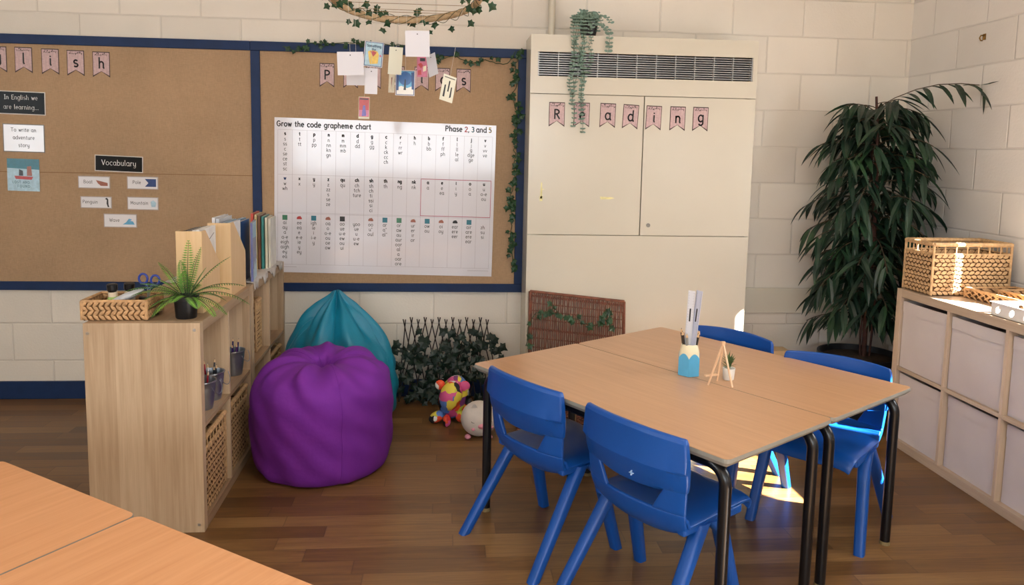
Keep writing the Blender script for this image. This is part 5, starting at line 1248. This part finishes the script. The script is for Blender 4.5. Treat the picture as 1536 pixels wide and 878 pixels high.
m_paper = P('white_paper', '#cecdd3', .7, .02, 10); m_paper2 = P('cream_paper', '#d6d4c2', .7, .02, 10)
m_thr = P('clear_thread', '#cfc9bf', .4)
def hcard(lab, x, y, z0, z1, w_, yaw, tilt, face, deco=None, hole=True):
    h = z1 - z0; t = thing('hanging_card', lab, 'card', (x, y, z1), math.radians(yaw), 'cards hanging from the hoop'); t.rotation_euler = (0, math.radians(tilt), math.radians(yaw))
    obj('card_sheet', MB().bx(-w_ / 2, w_ / 2, -.0008, 0, -h, 0), face, t)
    if hole: obj('punched_hole', MB().prism([(math.cos(k * PI / 5), math.sin(k * PI / 5)) for k in range(10)], (0, -.0009, -.012), (.0022, 0, 0), (0, 0, .0022), (0, -.0003, 0)), m_ink, t)
    dx, dy = x - HC.x, y - HC.y
    obj('thread', MB().tube([(0, 0, -.01), (0, 0, HC.z + TL * (y - HC.y) - z1 + .0045)], .0005, 4), m_thr, t)
    if deco:
        for i, (nm, poly, mm) in enumerate(deco):
            obj(nm, MB().add([(p[0] * w_, -.0012 - i * .0002, -p[1] * h) for p in poly], [tuple(range(len(poly)))]), m_sk[mm] if mm in m_sk else m_white, t)
    return t
R_ = lambda a, b, c, d: [(a, b), (c, b), (c, d), (a, d)]
FR = ('printed_border', R_(-.46, .03, .46, .97), 'navy')
hcard('large white paper card at the left of the hanging cards', -.361, 2.85, 1.655, 1.739, .094, 3, -2, m_paper)
hcard('white paper card hanging half hidden behind the large left card', -.357, 3.0, 1.632, 1.700, .075, 0, -1, m_paper)
t = hcard('pale blue picture card with an orange armchair and a title', -.296, 3.1, 1.714, 1.813, .076, 0, 5, m_paper, [FR, ('printed_sky', R_(-.43, .05, .43, .95), 'pale'), ('printed_armchair', [(-.3, .42), (-.2, .36), (0, .34), (.2, .38), (.28, .5), (.25, .85), (-.15, .9), (-.22, .7)], 'yellow'), ('printed_seat_back', [(-.18, .40), (.0, .37), (.15, .42), (.0, .6)], 'red'), ('printed_spot', [(.36, .48), (.42, .54), (.36, .6), (.3, .54)], 'pink')], False)
mb = MB(); text(mb, 'Something', (0, -.003, -.022), (1, 0, 0), (0, 0, 1), .0062, .0016, 'c'); text(mb, 'the', (0, -.003, -.035), (1, 0, 0), (0, 0, 1), .006, .0014, 'c'); obj('lettering', mb, P('ink_blue', '#2c4a6e', .5), t)
hcard('cream blank card with a punched hole in the middle of the hanging cards', -.204, 3.0, 1.677, 1.781, .054, -12, 4, m_paper2)
hcard('large white paper card hanging highest, right under the ivy', -.116, 2.8, 1.722, 1.814, .087, 2, -1, m_paper)
hcard('narrow white paper card hanging below the armchair picture card', -.289, 2.9, 1.593, 1.688, .046, 5, 1, m_paper)
t = hcard('blue winter picture card with dark trees and snow', -.180, 3.2, 1.612, 1.716, .080, 0, 1, m_paper, [FR, ('printed_night_sky', R_(-.43, .05, .43, .72), 'sky'), ('printed_sky_disc', [(math.cos(k * PI / 8) * .34, .33 + math.sin(k * PI / 8) * .27) for k in range(16)], 'blue'), ('printed_snow', [(-.43, .7), (-.2, .62), (.1, .7), (.43, .6), (.43, .95), (-.43, .95)], 'white'), ('printed_tree', [(-.43, .1), (-.32, .1), (-.33, .8), (-.43, .8)], 'navy'), ('printed_tree', [(.3, .08), (.43, .08), (.43, .75), (.34, .75)], 'navy'), ('printed_tree', [(-.02, .36), (.02, .36), (.05, .78), (-.08, .78)], 'black')], False)
hcard('red and white floral picture card hanging in the right group', -.112, 3.2, 1.690, 1.775, .042, 0, 0, m_sk['pink'], [('printed_blossom', R_(-.2, .1, .3, .25), 'black'), ('printed_blossom', [(-.4, .4), (-.1, .32), (.1, .45), (-.1, .6)], 'red'), ('printed_blossom', [(.1, .5), (.4, .45), (.4, .7), (.1, .75)], 'cream'), ('printed_blossom', [(-.4, .7), (-.1, .66), (-.05, .9), (-.4, .92)], 'red')], False)
hcard('pale grey folded card turned edgewise beside the floral card', -.072, 2.95, 1.668, 1.751, .050, -45, -14, m_paper)
hcard('tilted cream card with three black sketched figures, rightmost of the hanging cards', .004, 2.9, 1.570, 1.668, .060, 35, 12, m_paper2, [('printed_sketch', R_(-.4, .08, .4, .11), 'black'), ('printed_sketch', [(-.3, .4), (-.2, .38), (-.18, .85), (-.32, .85)], 'black'), ('printed_sketch', [(-.02, .2), (.08, .2), (.06, .62), (-.04, .62)], 'black'), ('printed_sketch', [(.2, .42), (.28, .42), (.3, .8), (.18, .85)], 'black')], False)
hcard('red picture card with a grey figure hanging lowest over the chart', -.345, 3.17, 1.512, 1.601, .044, 0, 1, m_paper2, [('printed_ground', R_(-.46, .03, .46, .9), 'red'), ('printed_title', R_(-.4, .07, .4, .13), 'black'), ('printed_glow', R_(-.46, .6, .46, .88), 'pink'), ('printed_figure', [(-.1, .4), (.1, .38), (.22, .86), (-.2, .88)], 'purple')], False)
hcard('narrow pink patterned card hanging edge-on beside the winter picture', -.238, 3.25, 1.627, 1.705, .03, -30, 3, m_sk['cream'], [('printed_branch', [(-.1, .2), (.1, .2), (0, .8)], 'rust')], False)
